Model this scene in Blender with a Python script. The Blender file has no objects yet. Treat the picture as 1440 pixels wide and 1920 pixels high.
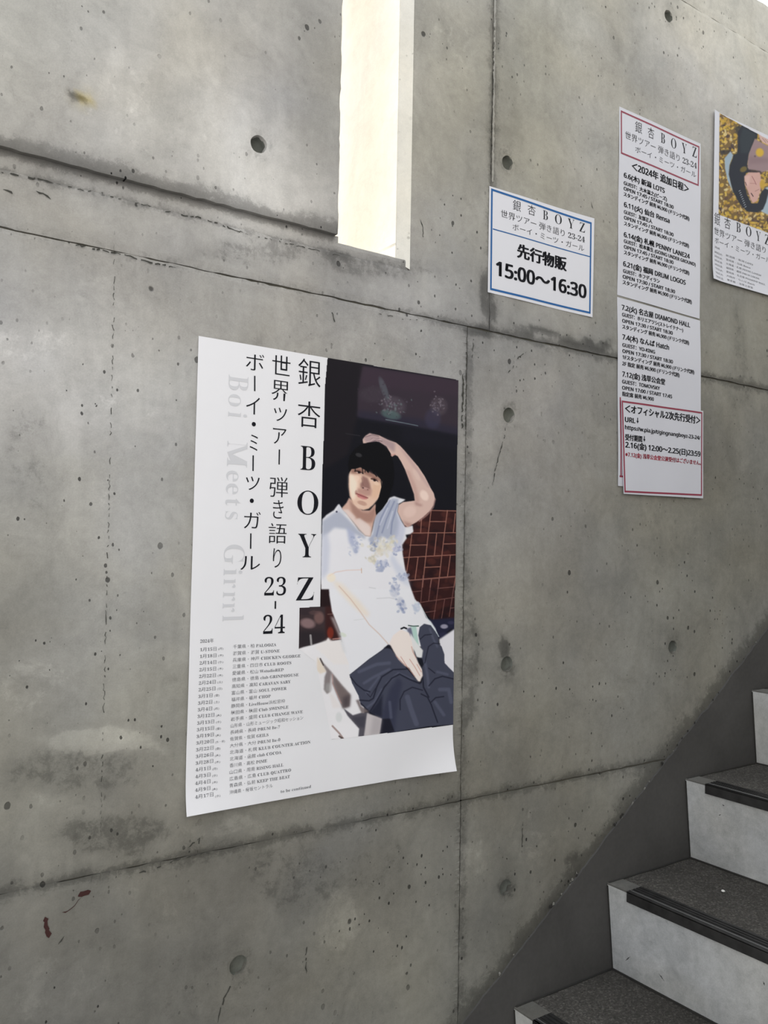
import bpy, bmesh, math, random
import numpy as np
from mathutils import Vector, Matrix
from mathutils.geometry import delaunay_2d_cdt
C = bpy.context
SC = C.scene
COL = SC.collection
# ------------------------------------------------------------------ camera
CAM = np.array([-0.4919, -1.2274, -0.3183]); YAW, PIT, ROL, FPX = 0.6033, 0.0409, 0.0182, 1583.7
cy_, sy_, cp_, sp_ = math.cos(YAW), math.sin(YAW), math.cos(PIT), math.sin(PIT)
fw = np.array([sy_*cp_, cy_*cp_, sp_]); rt = np.array([cy_, -sy_, 0.]); up = np.cross(rt, fw)
R_ = np.array([math.cos(ROL)*rt + math.sin(ROL)*up, -math.sin(ROL)*rt + math.cos(ROL)*up, fw])
cam = bpy.data.cameras.new('camera'); camo = bpy.data.objects.new('camera', cam); COL.objects.link(camo)
cam.sensor_fit = 'VERTICAL'; cam.sensor_height = 24; cam.sensor_width = 18; cam.lens = FPX/1920*24
cam.clip_start = .05; cam.clip_end = 200
camo.matrix_world = Matrix(((R_[0][0], R_[1][0], -R_[2][0], CAM[0]), (R_[0][1], R_[1][1], -R_[2][1], CAM[1]),
                            (R_[0][2], R_[1][2], -R_[2][2], CAM[2]), (0, 0, 0, 1)))
SC.camera = camo
# ------------------------------------------------------------------ light
SKY = 2.9
w = bpy.data.worlds.new('sky'); SC.world = w; w.use_nodes = True
nt = w.node_tree; bg = nt.nodes['Background']
tc = nt.nodes.new('ShaderNodeTexCoord'); sx = nt.nodes.new('ShaderNodeSeparateXYZ'); rp = nt.nodes.new('ShaderNodeValToRGB')
nt.links.new(tc.outputs['Generated'], sx.inputs[0]); nt.links.new(sx.outputs[2], rp.inputs[0]); nt.links.new(rp.outputs[0], bg.inputs[0])
rp.color_ramp.elements[0].position = 0.0; rp.color_ramp.elements[0].color = (.97, .96, .95, 1)
rp.color_ramp.elements[1].position = .8; rp.color_ramp.elements[1].color = (.86, .93, 1.0, 1)
bg.inputs[1].default_value = SKY
sun = bpy.data.lights.new('sun', 'SUN'); suno = bpy.data.objects.new('sun', sun); COL.objects.link(suno)
sun.energy = 9.5; sun.angle = math.radians(3); sun.color = (1, .95, .86)
suno.rotation_euler = Vector((.43, -.85, -.40)).to_track_quat('-Z', 'Y').to_euler(); suno.location = (-3, 3, 5)
vs = SC.view_settings; vs.view_transform = 'Standard'; vs.look = 'None'; vs.gamma = 1; vs.use_curve_mapping = False
vs.exposure = -0.72
SC.cycles.max_bounces = 10; SC.cycles.diffuse_bounces = 6

# ------------------------------------------------------------------ helpers
def on_wall(x, y, Y=0.):            # where the sight line through a measured point of the photo meets the wall plane
    d = R_.T @ np.array([(x-720)/FPX, -(y-960)/FPX, 1.]); t = (Y-CAM[1])/d[1]; q = CAM + d*t
    return float(q[0]), float(q[2])
def on_wall_np(x, y):
    d = np.stack([(x-720)/FPX, -(y-960)/FPX, np.ones_like(x)], -1) @ R_; t = -CAM[1]/d[..., 1]
    return CAM[0]+d[..., 0]*t, CAM[2]+d[..., 2]*t
def to_px(X, Z, Y=0.):
    P = np.stack([X-CAM[0], np.full_like(X, Y-CAM[1]), Z-CAM[2]], -1) @ R_.T
    return 720+FPX*P[..., 0]/P[..., 2], 960-FPX*P[..., 1]/P[..., 2]
def lin(c): c = np.asarray(c, float)/255.; return np.where(c <= .04045, c/12.92, ((c+.055)/1.055)**2.4)
def tag(o, label=None, cat=None, group=None, kind=None):
    if label: o['label'] = label
    if cat: o['category'] = cat
    if group: o['group'] = group
    if kind: o['kind'] = kind
    return o
def obj(name, me, mat=None, parent=None):
    if isinstance(me, bmesh.types.BMesh):
        m = bpy.data.meshes.new(name); me.to_mesh(m); me.free(); me = m
    if mat: me.materials.clear(); me.materials.append(mat)
    o = bpy.data.objects.new(name, me); COL.objects.link(o)
    if parent: o.parent = parent
    return o
def empty(name, loc=(0, 0, 0)):
    o = bpy.data.objects.new(name, None); COL.objects.link(o); o.location = loc; return o
def pdata(name, v, f, mat, parent=None, smooth=False):
    me = bpy.data.meshes.new(name); me.from_pydata([tuple(map(float, p)) for p in v], [], f); me.update()
    if smooth: me.polygons.foreach_set('use_smooth', [True]*len(me.polygons))
    return obj(name, me, mat, parent)
def box(bm, x0, x1, y0, y1, z0, z1, bev=0.):
    r = bmesh.ops.create_cube(bm, size=1.); vs_ = r['verts']
    bmesh.ops.scale(bm, vec=(x1-x0, y1-y0, z1-z0), verts=vs_)
    bmesh.ops.translate(bm, vec=((x0+x1)/2, (y0+y1)/2, (z0+z1)/2), verts=vs_)
    if bev:
        es = list({e for v in vs_ for e in v.link_edges}); bmesh.ops.bevel(bm, geom=es, offset=bev, segments=2, affect='EDGES', profile=.5)
class N:                            # small node-graph helper
    def __init__(s, name, rough=.8, spec=.3):
        s.m = bpy.data.materials.new(name); s.m.use_nodes = True; s.t = s.m.node_tree; s.b = s.t.nodes['Principled BSDF']
        s.b.inputs['Roughness'].default_value = rough; s.b.inputs['Specular IOR Level'].default_value = spec
    def n(s, typ, ins={}, **kw):
        nd = s.t.nodes.new(typ)
        for k, v in kw.items(): setattr(nd, k, v)
        for k, v in ins.items(): s.put(nd.inputs[k], v)
        return nd
    def put(s, sock, v):
        if isinstance(v, bpy.types.NodeSocket): s.t.links.new(v, sock)
        else: sock.default_value = v
    def math(s, op, a, b=0., c=0., clamp=False):
        return s.n('ShaderNodeMath', {0: a, 1: b, 2: c}, operation=op, use_clamp=clamp).outputs[0]
    def rng(s, v, a, b, c=0., d=1., smooth=False):
        return s.n('ShaderNodeMapRange', {0: v, 1: a, 2: b, 3: c, 4: d}, interpolation_type='SMOOTHSTEP' if smooth else 'LINEAR').outputs[0]
    def noise(s, vec, scale, detail=4., rough=.55, dist=0.):
        return s.n('ShaderNodeTexNoise', {'Vector': vec, 'Scale': scale, 'Detail': detail, 'Roughness': rough, 'Distortion': dist}).outputs[0]
    def mapv(s, vec, scale, loc=(0, 0, 0)):
        return s.n('ShaderNodeMapping', {'Vector': vec, 'Scale': scale, 'Location': loc}).outputs[0]
    def mix(s, f, a, b, mode='MIX'):
        nd = s.n('ShaderNodeMix', {}, data_type='RGBA', blend_type=mode)
        s.put(nd.inputs[0], f); s.put(nd.inputs[6], a); s.put(nd.inputs[7], b); return nd.outputs[2]
    def scal(s, col, f):            # colour times a number
        nd = s.n('ShaderNodeVectorMath', {0: col}, operation='SCALE'); s.put(nd.inputs['Scale'], f); return nd.outputs[0]
    def bump(s, h, strength, dist, normal=None):
        nd = s.n('ShaderNodeBump', {'Height': h, 'Strength': strength, 'Distance': dist})
        if normal is not None: s.put(nd.inputs['Normal'], normal)
        return nd.outputs[0]
def plain(name, col, rough=.6, metal=0., spec=.3):
    k = N(name, rough, spec); k.b.inputs['Base Color'].default_value = (*[float(q) for q in col], 1); k.b.inputs['Metallic'].default_value = metal
    return k.m

def pores(k, co, scale, r0, r1, powr, elong=.75, seed=0., cut=.0):
    v = k.mapv(co, (1, 0, elong), (seed, 0, seed))
    wob = k.noise(v, scale*2.2, 2.)
    vo = k.n('ShaderNodeTexVoronoi', {'Vector': v, 'Scale': scale, 'Randomness': 1.}, feature='F1')
    sep = k.n('ShaderNodeSeparateColor', {0: vo.outputs['Color']})
    r = k.math('POWER', sep.outputs[0], powr)
    thr = k.math('MULTIPLY_ADD', r, r1-r0, r0)
    d = k.math('ADD', vo.outputs['Distance'], k.math('MULTIPLY_ADD', wob, .16, -.08))
    inside = k.math('SUBTRACT', thr, d)
    return k.rng(inside, 0., .035, 0., 1., True)
def concrete(name, tint_attr=True, base=(.4, .39, .36), pore=1., contrast=1.):
    k = N(name, .82, .25); co = k.n('ShaderNodeTexCoord').outputs['Object']
    if tint_attr: col = k.n('ShaderNodeAttribute', attribute_name='tint').outputs['Color']
    else: col = k.n('ShaderNodeRGB').outputs[0]; col.default_value = (*base, 1)
    big = k.noise(co, 2.2, 5., .6, .6); med = k.noise(co, 11., 6., .65, 1.0); fin = k.noise(co, 70., 5., .7)
    grit = k.noise(co, 420., 3., .7)
    st = k.noise(k.mapv(co, (26, 26, 1.6)), 1., 4., .6, .3)
    f = k.math('ADD', k.math('MULTIPLY_ADD', big, .55*contrast, 1-.275*contrast), k.math('MULTIPLY_ADD', med, .60*contrast, -.30*contrast))
    f = k.math('ADD', f, k.math('MULTIPLY_ADD', fin, .42*contrast, -.21*contrast))
    f = k.math('ADD', f, k.math('MULTIPLY_ADD', grit, .34*contrast, -.17*contrast))
    f = k.math('ADD', f, k.math('MULTIPLY_ADD', st, .22*contrast, -.11*contrast))
    col = k.scal(col, f)
    # slow drift between a warm and a cool grey
    hue = k.rng(k.noise(co, 3.3, 3., .5, .4), .35, .65, 0., 1.)
    col = k.mix(1., col, k.mix(hue, (1.02, 1.0, .96, 1), (.985, .995, 1.02, 1)), 'MULTIPLY')
    # blotchy grime with crisp torn edges
    gm = k.noise(co, 16., 8., .78, .5); g1 = k.rng(gm, .58, .70, 0., .16*contrast, True)
    col = k.scal(col, k.math('SUBTRACT', 1., g1))
    lm = k.noise(k.mapv(co, (1, 1, 1), (3.1, 0, 7.7)), 7., 9., .72, .6); l1 = k.rng(lm, .57, .66, 0., .09*contrast, True)
    col = k.scal(col, k.math('ADD', 1., l1))
    dens = k.rng(k.noise(co, 4., 2.), .42, .66, .08, 1.)
    if tint_attr:                   # grime with painted joint shade (red channel) and pale laitance (green channel), torn up by noise
        gs = k.n('ShaderNodeSeparateColor', {0: k.n('ShaderNodeAttribute', attribute_name='grime_shade').outputs['Color']})
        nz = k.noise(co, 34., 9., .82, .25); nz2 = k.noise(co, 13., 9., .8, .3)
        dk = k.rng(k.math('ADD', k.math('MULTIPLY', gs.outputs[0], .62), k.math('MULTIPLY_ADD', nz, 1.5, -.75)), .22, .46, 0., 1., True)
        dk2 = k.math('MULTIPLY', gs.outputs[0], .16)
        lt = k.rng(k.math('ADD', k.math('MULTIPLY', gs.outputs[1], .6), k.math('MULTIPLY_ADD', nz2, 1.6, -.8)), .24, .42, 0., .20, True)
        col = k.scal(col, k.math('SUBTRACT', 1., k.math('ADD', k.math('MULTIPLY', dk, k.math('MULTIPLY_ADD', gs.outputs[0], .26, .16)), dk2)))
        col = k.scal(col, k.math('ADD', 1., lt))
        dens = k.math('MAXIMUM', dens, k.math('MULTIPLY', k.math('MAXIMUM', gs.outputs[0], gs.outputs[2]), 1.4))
    p1 = pores(k, co, 40., -.03, .19, 3.6, .8, 1.3); p2 = pores(k, co, 100., -.05, .26, 2.8, .7, 5.1); p3 = pores(k, co, 16., -.06, .10, 4.5, .9, 9.2)
    p = k.math('MAXIMUM', k.math('MULTIPLY', p2, dens), k.math('MAXIMUM', k.math('MULTIPLY', p1, k.rng(dens, .1, .8, .12, 1.)), p3))
    p = k.math('MULTIPLY', p, pore)
    col = k.scal(col, k.math('MULTIPLY_ADD', p, -.72, 1.))
    k.put(k.b.inputs['Base Color'], col)
    h = k.math('ADD', k.math('MULTIPLY', med, .6), k.math('MULTIPLY', fin, .3)); h = k.math('ADD', h, k.math('MULTIPLY', grit, .12)); h = k.math('MULTIPLY_ADD', p, -1.2, h)
    k.put(k.b.inputs['Normal'], k.bump(h, .55, .0025))
    return k.m
M = {}
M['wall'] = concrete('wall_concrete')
M['plain_conc'] = concrete('plain_concrete', False, (.36, .355, .34))
M['riser'] = concrete('riser_concrete', False, (.455, .455, .445), 1.3, 1.25)
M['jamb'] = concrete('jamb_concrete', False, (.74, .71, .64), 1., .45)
M['joint'] = concrete('joint_mortar', False, (.10, .098, .08), .2, .8)
M['plug'] = concrete('plug_mortar', False, (.15, .155, .135), .3, .8)
M['filler'] = concrete('joint_filler', False, (.095, .088, .07), .3, 1.2)
M['chip_conc'] = concrete('chip_concrete', False, (.21, .205, .185), .1, .8)
M['ridge_conc'] = concrete('ridge_concrete', False, (.36, .345, .31), .3, .8)
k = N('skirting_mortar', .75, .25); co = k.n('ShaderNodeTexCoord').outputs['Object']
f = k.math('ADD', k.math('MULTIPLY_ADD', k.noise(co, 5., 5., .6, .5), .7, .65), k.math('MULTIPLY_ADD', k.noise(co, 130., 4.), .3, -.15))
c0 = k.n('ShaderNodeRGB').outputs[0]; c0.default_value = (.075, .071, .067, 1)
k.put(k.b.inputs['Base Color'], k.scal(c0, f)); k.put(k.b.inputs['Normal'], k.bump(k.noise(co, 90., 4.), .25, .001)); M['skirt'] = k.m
k = N('rough_tread', .9, .2); co = k.n('ShaderNodeTexCoord').outputs['Object']
g = k.noise(co, 260., 5., .75); g2 = k.noise(co, 6., 5., .6, .5)
vo = k.n('ShaderNodeTexVoronoi', {'Vector': co, 'Scale': 300.}); gr = k.n('ShaderNodeSeparateColor', {0: vo.outputs['Color']}).outputs[0]
f = k.math('MULTIPLY', k.math('MULTIPLY_ADD', g2, .9, .55), k.math('ADD', k.rng(g, .3, .7, .35, 1.15), k.math('MULTIPLY', k.math('POWER', gr, 4.), .9)))
c0 = k.n('ShaderNodeRGB').outputs[0]; c0.default_value = (.100, .092, .082, 1)
k.put(k.b.inputs['Base Color'], k.scal(c0, f)); k.put(k.b.inputs['Normal'], k.bump(k.math('ADD', g, vo.outputs['Distance']), .9, .003)); M['tread'] = k.m
M['step'] = concrete('step_concrete', False, (.125, .12, .11), .5, 1.3)
k = N('nosing_metal', .42, .5); k.b.inputs['Metallic'].default_value = .6; co = k.n('ShaderNodeTexCoord').outputs['Object']
c0 = k.n('ShaderNodeRGB').outputs[0]; c0.default_value = (.055, .053, .052, 1); k.put(k.b.inputs['Base Color'], k.scal(c0, k.math('MULTIPLY_ADD', k.noise(co, 40., 5.), 1.2, .4))); M['nosing'] = k.m
M['nosing_rib'] = plain('nosing_ridge_metal', (.42, .42, .42), .35, .8)
def paper(name, col, rough=.55):
    k = N(name, rough, .35); co = k.n('ShaderNodeTexCoord').outputs['Object']
    c0 = k.n('ShaderNodeRGB').outputs[0]; c0.default_value = (*col, 1)
    k.put(k.b.inputs['Base Color'], k.scal(c0, k.math('MULTIPLY_ADD', k.noise(co, 6., 3.), .05, .975)))
    k.put(k.b.inputs['Normal'], k.bump(k.noise(k.mapv(co, (1, 1, .35)), 9., 3., .5), .35, .004)); return k.m
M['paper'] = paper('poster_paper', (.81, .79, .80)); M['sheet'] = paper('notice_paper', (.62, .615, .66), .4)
M['notice_sheet'] = paper('glossy_notice_paper', (.72, .71, .745), .4)
M['ink'] = plain('black_ink', (.012, .012, .016), .6, 0, .08); M['grey_ink'] = plain('grey_ink', (.13, .13, .14), .6, 0, .1); M['pale_ink'] = plain('pale_ink', (.635, .625, .64), .5)
M['soft_ink'] = plain('soft_black_ink', (.028, .028, .032), .6, 0, .08)
M['red'] = plain('red_ink', (.27, .035, .065), .5); M['blue'] = plain('blue_ink', (.03, .125, .33), .6, 0, .1); M['redtxt'] = plain('red_letter_ink', (.42, .03, .06), .5)
k = N('printed_picture', .55, .12); k.put(k.b.inputs['Base Color'], k.n('ShaderNodeAttribute', attribute_name='ink').outputs['Color']); M['print'] = k.m
M['crackdark'] = concrete('packed_dirt', False, (.035, .033, .03), 0., 1.)
M['stain_red'] = plain('dried_red_brown_paint', (.045, .014, .012), .6); M['crack'] = plain('crack_dirt', (.05, .048, .04), .9)

# ------------------------------------------------------------------ tint field of the wall (uneven tone, laitance, grime, painted joint shade)
def vnoise(x, z, s, seed):
    rs = np.random.RandomState(seed); G = rs.rand(64, 64); u = (x*s) % 64; v = (z*s) % 64
    i = np.floor(u).astype(int) % 64; j = np.floor(v).astype(int) % 64; a = u-np.floor(u); b = v-np.floor(v)
    a = a*a*(3-2*a); b = b*b*(3-2*b); i1 = (i+1) % 64; j1 = (j+1) % 64
    return (G[i, j]*(1-a)+G[i1, j]*a)*(1-b)+(G[i, j1]*(1-a)+G[i1, j1]*a)*b
def fbm(x, z, s, seed): return sum(vnoise(x+7.3*o, z-3.1*o, s*2**o, seed+o)/2**o for o in range(4))/1.875
# blobs measured on the photo: px, py, rx, ry, gain (log brightness)
BL = [(150, 1450, 150, 50, -.20), (215, 1562, 120, 34, -.24), (190, 1395, 110, 26, .30), (60, 1290, 90, 60, .12), (250, 1500, 60, 40, -.10),
      (420, 1560, 90, 20, .14), (560, 1640, 120, 70, -.18), (700, 1620, 60, 90, -.14), (640, 1720, 40, 70, .16), (80, 1560, 60, 80, .06),
      (300, 1690, 120, 60, .08), (120, 1850, 140, 80, .10), (380, 1850, 160, 80, -.12), (600, 1860, 120, 90, -.05),
      (905, 628, 34, 12, -.55), (925, 560, 14, 60, -.35), (1100, 640, 50, 10, -.5), (1010, 625, 60, 9, -.35), (700, 500, 120, 26, -.20), (480, 470, 110, 22, -.2),
      (620, 480, 40, 14, -.35), (740, 470, 60, 30, -.10), (150, 330, 80, 18, -.14), (880, 500, 90, 120, .02), (1010, 430, 60, 120, -.02),
      (958, 1215, 16, 22, -.35), (970, 1250, 14, 24, -.25), (965, 1665, 22, 18, -.3), (1080, 1640, 24, 50, -.3), (930, 1760, 60, 60, -.12), (1000, 1560, 60, 60, .10),
      (1020, 1330, 60, 80, .08), (880, 1290, 12, 160, -.25), (890, 1640, 40, 70, .14), (1230, 1440, 40, 16, -.3), (1390, 680, 20, 120, -.16), (1330, 850, 60, 90, -.10),
      (60, 860, 50, 150, -.14), (200, 1000, 120, 160, .05), (260, 760, 60, 90, .10), (60, 640, 120, 30, .12), (300, 200, 180, 110, .07), (560, 150, 50, 170, -.05), (610, 330, 30, 120, .04),
      (140, 185, 26, 9, -.5), (850, 100, 40, 160, .08), (1180, 100, 150, 60, .06), (950, 180, 22, 180, -.12), (735, 1500, 110, 20, -.1), (300, 1130, 40, 200, -.06)]
HOLES = [(.0913, .3262), (.6375, .4497), (.6501, -.0541), (.6524, -.543), (.6554, -.9726), (.0941, -.9739), (1.1674, -.5367), (1.1416, .941)]
#TONE-BEGIN
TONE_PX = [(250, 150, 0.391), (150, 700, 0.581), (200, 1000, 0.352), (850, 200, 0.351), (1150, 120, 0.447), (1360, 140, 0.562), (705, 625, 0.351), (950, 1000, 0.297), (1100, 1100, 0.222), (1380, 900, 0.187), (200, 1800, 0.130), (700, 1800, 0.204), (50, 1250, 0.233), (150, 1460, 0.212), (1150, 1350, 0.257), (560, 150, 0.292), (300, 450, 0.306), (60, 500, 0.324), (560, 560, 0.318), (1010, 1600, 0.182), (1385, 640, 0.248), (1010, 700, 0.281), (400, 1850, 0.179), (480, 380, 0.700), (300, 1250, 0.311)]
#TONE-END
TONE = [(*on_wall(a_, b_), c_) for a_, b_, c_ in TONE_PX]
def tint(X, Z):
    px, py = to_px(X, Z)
    # base tone of the concrete: paler up high and to the left, darker towards its foot and the stairs
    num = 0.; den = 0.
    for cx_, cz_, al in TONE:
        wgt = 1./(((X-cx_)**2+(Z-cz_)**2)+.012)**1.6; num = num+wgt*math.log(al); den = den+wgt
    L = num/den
    wx = (fbm(X, Z, 9., 3)-.5)*70; wy = (fbm(X, Z, 9., 13)-.5)*50
    D = 0.*X; W = 0.*X; PD = 0.*X
    for a, b, rx, ry in ((110, 1230, 170, 130), (120, 960, 120, 120), (180, 730, 90, 60), (1000, 665, 120, 60), (960, 1330, 70, 120), (720, 1680, 110, 150), (830, 1590, 50, 70), (1000, 1600, 60, 80), (760, 640, 90, 50), (1080, 1300, 90, 90), (1290, 1150, 140, 120), (720, 430, 60, 90), (860, 450, 60, 100), (250, 1400, 90, 90), (90, 1880, 120, 60)):
        PD = np.maximum(PD, np.clip((1.4-np.sqrt(((px-a+wx)/rx)**2+((py-b+wy)/ry)**2))/.7, 0, .8))
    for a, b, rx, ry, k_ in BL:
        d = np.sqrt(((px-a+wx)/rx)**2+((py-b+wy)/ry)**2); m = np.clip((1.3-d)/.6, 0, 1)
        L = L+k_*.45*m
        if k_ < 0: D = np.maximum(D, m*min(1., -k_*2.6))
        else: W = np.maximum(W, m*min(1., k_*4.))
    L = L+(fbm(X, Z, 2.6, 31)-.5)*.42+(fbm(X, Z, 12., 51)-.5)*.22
    n = fbm(X, Z, 26., 71)
    # grime and painted-in shadow hugging the formwork joints and the ledge
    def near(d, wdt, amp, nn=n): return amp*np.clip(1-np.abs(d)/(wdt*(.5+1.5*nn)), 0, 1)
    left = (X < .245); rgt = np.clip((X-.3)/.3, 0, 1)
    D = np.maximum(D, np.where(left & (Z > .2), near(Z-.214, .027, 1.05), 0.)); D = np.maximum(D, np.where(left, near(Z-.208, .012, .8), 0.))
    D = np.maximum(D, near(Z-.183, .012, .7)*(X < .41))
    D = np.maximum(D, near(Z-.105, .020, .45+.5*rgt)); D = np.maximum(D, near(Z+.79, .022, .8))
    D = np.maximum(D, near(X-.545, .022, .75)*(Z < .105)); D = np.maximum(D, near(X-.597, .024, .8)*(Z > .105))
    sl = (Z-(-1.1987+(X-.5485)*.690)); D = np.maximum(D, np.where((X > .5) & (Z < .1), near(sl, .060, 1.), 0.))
    for hx, hz in HOLES: D = np.maximum(D, np.clip(1.25-np.hypot(X-hx-.002, (Z-hz)*.8-.002)/.028, 0, .42))
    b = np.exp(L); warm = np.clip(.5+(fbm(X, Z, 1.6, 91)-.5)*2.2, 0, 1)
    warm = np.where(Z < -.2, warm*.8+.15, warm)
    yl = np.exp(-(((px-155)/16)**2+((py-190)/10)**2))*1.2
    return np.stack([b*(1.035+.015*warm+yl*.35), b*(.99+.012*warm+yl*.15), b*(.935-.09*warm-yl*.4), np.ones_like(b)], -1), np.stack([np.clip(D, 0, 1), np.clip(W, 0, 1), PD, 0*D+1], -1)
def jitter_loop(pts, step, amp, seed):
    out = []; n = len(pts)
    for i in range(n):
        a = np.array(pts[i]); b = np.array(pts[(i+1) % n]); L = np.hypot(*(b-a)); m = max(1, int(L/step)); d = (b-a)/L; nn = np.array([-d[1], d[0]])
        for j in range(m):
            q = a+(b-a)*j/m
            vis = -.4 < q[0] < 1.7 and -1.6 < q[1] < 1.2
            o = 0 if j == 0 or not vis else (vnoise(np.array([q[0]+q[1]*1.7]), np.array([q[1]+seed]), 60., seed)[0]-.5)*2*amp + (vnoise(np.array([q[0]+q[1]]), np.array([q[1]-seed]), 9., seed+5)[0]-.5)*amp
            if vis or j == 0 or j % 8 == 0: out.append(tuple(q+nn*o))
    return out
def inside(px, pz, loop):
    c = np.zeros(len(px), bool); n = len(loop)
    for i in range(n):
        x1, z1 = loop[i]; x2, z2 = loop[(i+1) % n]
        if z1 == z2: continue
        m = ((z1 > pz) != (z2 > pz)); xi = (x2-x1)*(pz-z1)/(z2-z1)+x1; c ^= m & (px < xi)
    return c
HR = .0145
def panel(loop, y0, y1, mat, parent, seed=1, amp=.0013, name='concrete_panel', step=.011):
    lp = jitter_loop(loop, step, amp, seed)
    xs = [p[0] for p in lp]; zs = [p[1] for p in lp]
    holes = [h for h in HOLES if inside(np.array([h[0]]), np.array([h[1]]), lp)[0]]
    pts = list(lp); edges = [(i, (i+1) % len(lp)) for i in range(len(lp))]
    hl = []
    for hi, h in enumerate(holes):
        s0 = len(pts); ring = []
        for a in range(28):
            t = a/28*2*math.pi; r = HR*(1+.03*math.sin(2*t+hi)+.018*math.sin(5*t+2*hi)); ring.append((h[0]+r*math.cos(t), h[1]+r*math.sin(t)))
        pts += ring; edges += [(s0+i, s0+(i+1) % 28) for i in range(28)]; hl.append((s0, ring))
    S = .0125; gx = np.arange(min(xs)+S, max(xs), S); gz = np.arange(min(zs)+S, max(zs), S)
    GX, GZ = np.meshgrid(gx, gz); GX = GX.ravel(); GZ = GZ.ravel()
    I, J = np.meshgrid(np.arange(len(gx)), np.arange(len(gz))); I = I.ravel(); J = J.ravel()
    vis = (GX > -.36) & (GX < 1.66) & (GZ > -1.56) & (GZ < 1.2)
    keep = vis | ((I % 6 == 0) & (J % 6 == 0)); GX = GX[keep]; GZ = GZ[keep]
    arr = np.array(lp); ok = inside(GX, GZ, lp)
    GX = GX[ok]; GZ = GZ[ok]
    for s0, ring in hl:
        h = np.mean(ring, 0); o = (GX-h[0])**2+(GZ-h[1])**2 > (HR*1.25)**2; GX = GX[o]; GZ = GZ[o]
    pts += list(zip(GX.tolist(), GZ.tolist()))
    v, e, f, ov, oe, of = delaunay_2d_cdt([Vector(p) for p in pts], edges, [], 0, 1e-6)
    V = np.array([(p[0], p[1]) for p in v]); F = np.array([tuple(q) for q in f if len(q) == 3])
    cx = V[F].mean(1); ok = inside(cx[:, 0], cx[:, 1], lp)
    for s0, ring in hl: ok &= ~inside(cx[:, 0], cx[:, 1], ring)
    F = F[ok]
    A = V[F]; ar = (A[:, 1, 0]-A[:, 0, 0])*(A[:, 2, 1]-A[:, 0, 1])-(A[:, 2, 0]-A[:, 0, 0])*(A[:, 1, 1]-A[:, 0, 1])
    F[ar < 0] = F[ar < 0][:, ::-1]; F = F[np.abs(ar) > 1e-12]
    # rounded arris near the outline, slight waviness of the face
    yy = y0+(fbm(V[:, 0], V[:, 1], 3., 17)-.5)*.0016
    nv = len(V); faces = [tuple(map(int, q)) for q in F]
    cnt = {}
    for q in faces:
        for a in range(3): cnt[(q[a], q[(a+1) % 3])] = 1
    bd = [(a, b) for (a, b) in cnt if (b, a) not in cnt]
    bv = sorted({a for ed in bd for a in ed}); idx = {a: nv+i for i, a in enumerate(bv)}
    yy[bv] += .0008
    verts = [(V[i, 0], yy[i], V[i, 1]) for i in range(nv)]+[(V[i, 0], y1, V[i, 1]) for i in bv]
    faces += [(b, a, idx[a], idx[b]) for a, b in bd]
    o = pdata(name, verts, faces, mat, parent)
    P = np.array(verts); t, gm_ = tint(P[:, 0], P[:, 2]); ag = o.data.attributes.new('grime_shade', 'FLOAT_COLOR', 'POINT'); ag.data.foreach_set('color', gm_.astype(np.float32).ravel()); at = o.data.attributes.new('tint', 'FLOAT_COLOR', 'POINT'); at.data.foreach_set('color', t.astype(np.float32).ravel())
    return o

# ------------------------------------------------------------------ THE SETTING
TOP, BOT, XL, XR = 1.125, -1.753, -1.7, 3.6
bm = bmesh.new(); YB = .014
box(bm, XL, .243, YB, .26, BOT, TOP); box(bm, .376, XR, YB, .26, BOT, TOP); box(bm, .243, .376, YB, .26, BOT, .203); box(bm, .243, .376, YB, .26, 1.0, TOP)
wall = obj('wall_back', bm, M['joint']); tag(wall, kind='structure')
g_ = .0007
def rect(x0, z0, x1, z1, g=g_): return [(x0+g, z0+g), (x1-g, z0+g), (x1-g, z1-g), (x0+g, z1-g)]
PAN = [(rect(XL, .2135, .243, 1.0, .0), -.007, 1), (rect(XL, 1.0, .595, TOP, .0006), -.0, 2), (rect(.595, 1.0, 2.4, TOP), 0., 3), (rect(.595, .105, 2.4, 1.0), -.0005, 4),
       ([(XL, .1060), (.5945, .1060), (.5945, .9992), (.401, .9992), (.401, .184), (XL, .184)], 0., 5),
       (rect(XL, -.79, .54, .105), .0005, 6), (rect(.54, -.79, 2.34, .105, .0016), 0.001, 7), (rect(XL, BOT, .54, -.79), 0., 8), (rect(.54, BOT, 2.34, -.79, .0014), .0005, 9),
       (rect(2.34, BOT, XR, -.79), 0., 10), (rect(2.34, -.79, XR, .105), 0., 11), (rect(2.4, .105, XR, TOP), 0., 12)]
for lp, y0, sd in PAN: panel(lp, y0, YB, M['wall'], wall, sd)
# shallow recessed ledge that runs under the upper left panel and on below the slit
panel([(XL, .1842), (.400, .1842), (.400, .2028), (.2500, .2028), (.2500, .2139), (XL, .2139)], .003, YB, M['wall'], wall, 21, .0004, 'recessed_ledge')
# splayed strip beside the slit, deep pale reveals
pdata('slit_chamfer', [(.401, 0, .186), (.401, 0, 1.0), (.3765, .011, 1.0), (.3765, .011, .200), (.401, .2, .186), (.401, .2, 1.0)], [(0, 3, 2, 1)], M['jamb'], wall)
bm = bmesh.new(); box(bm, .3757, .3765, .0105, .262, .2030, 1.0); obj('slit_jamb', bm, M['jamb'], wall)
bm = bmesh.new(); box(bm, .2433, .3757, .016, .262, .2026, .2034); obj('slit_sill', bm, M['jamb'], wall)
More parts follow.
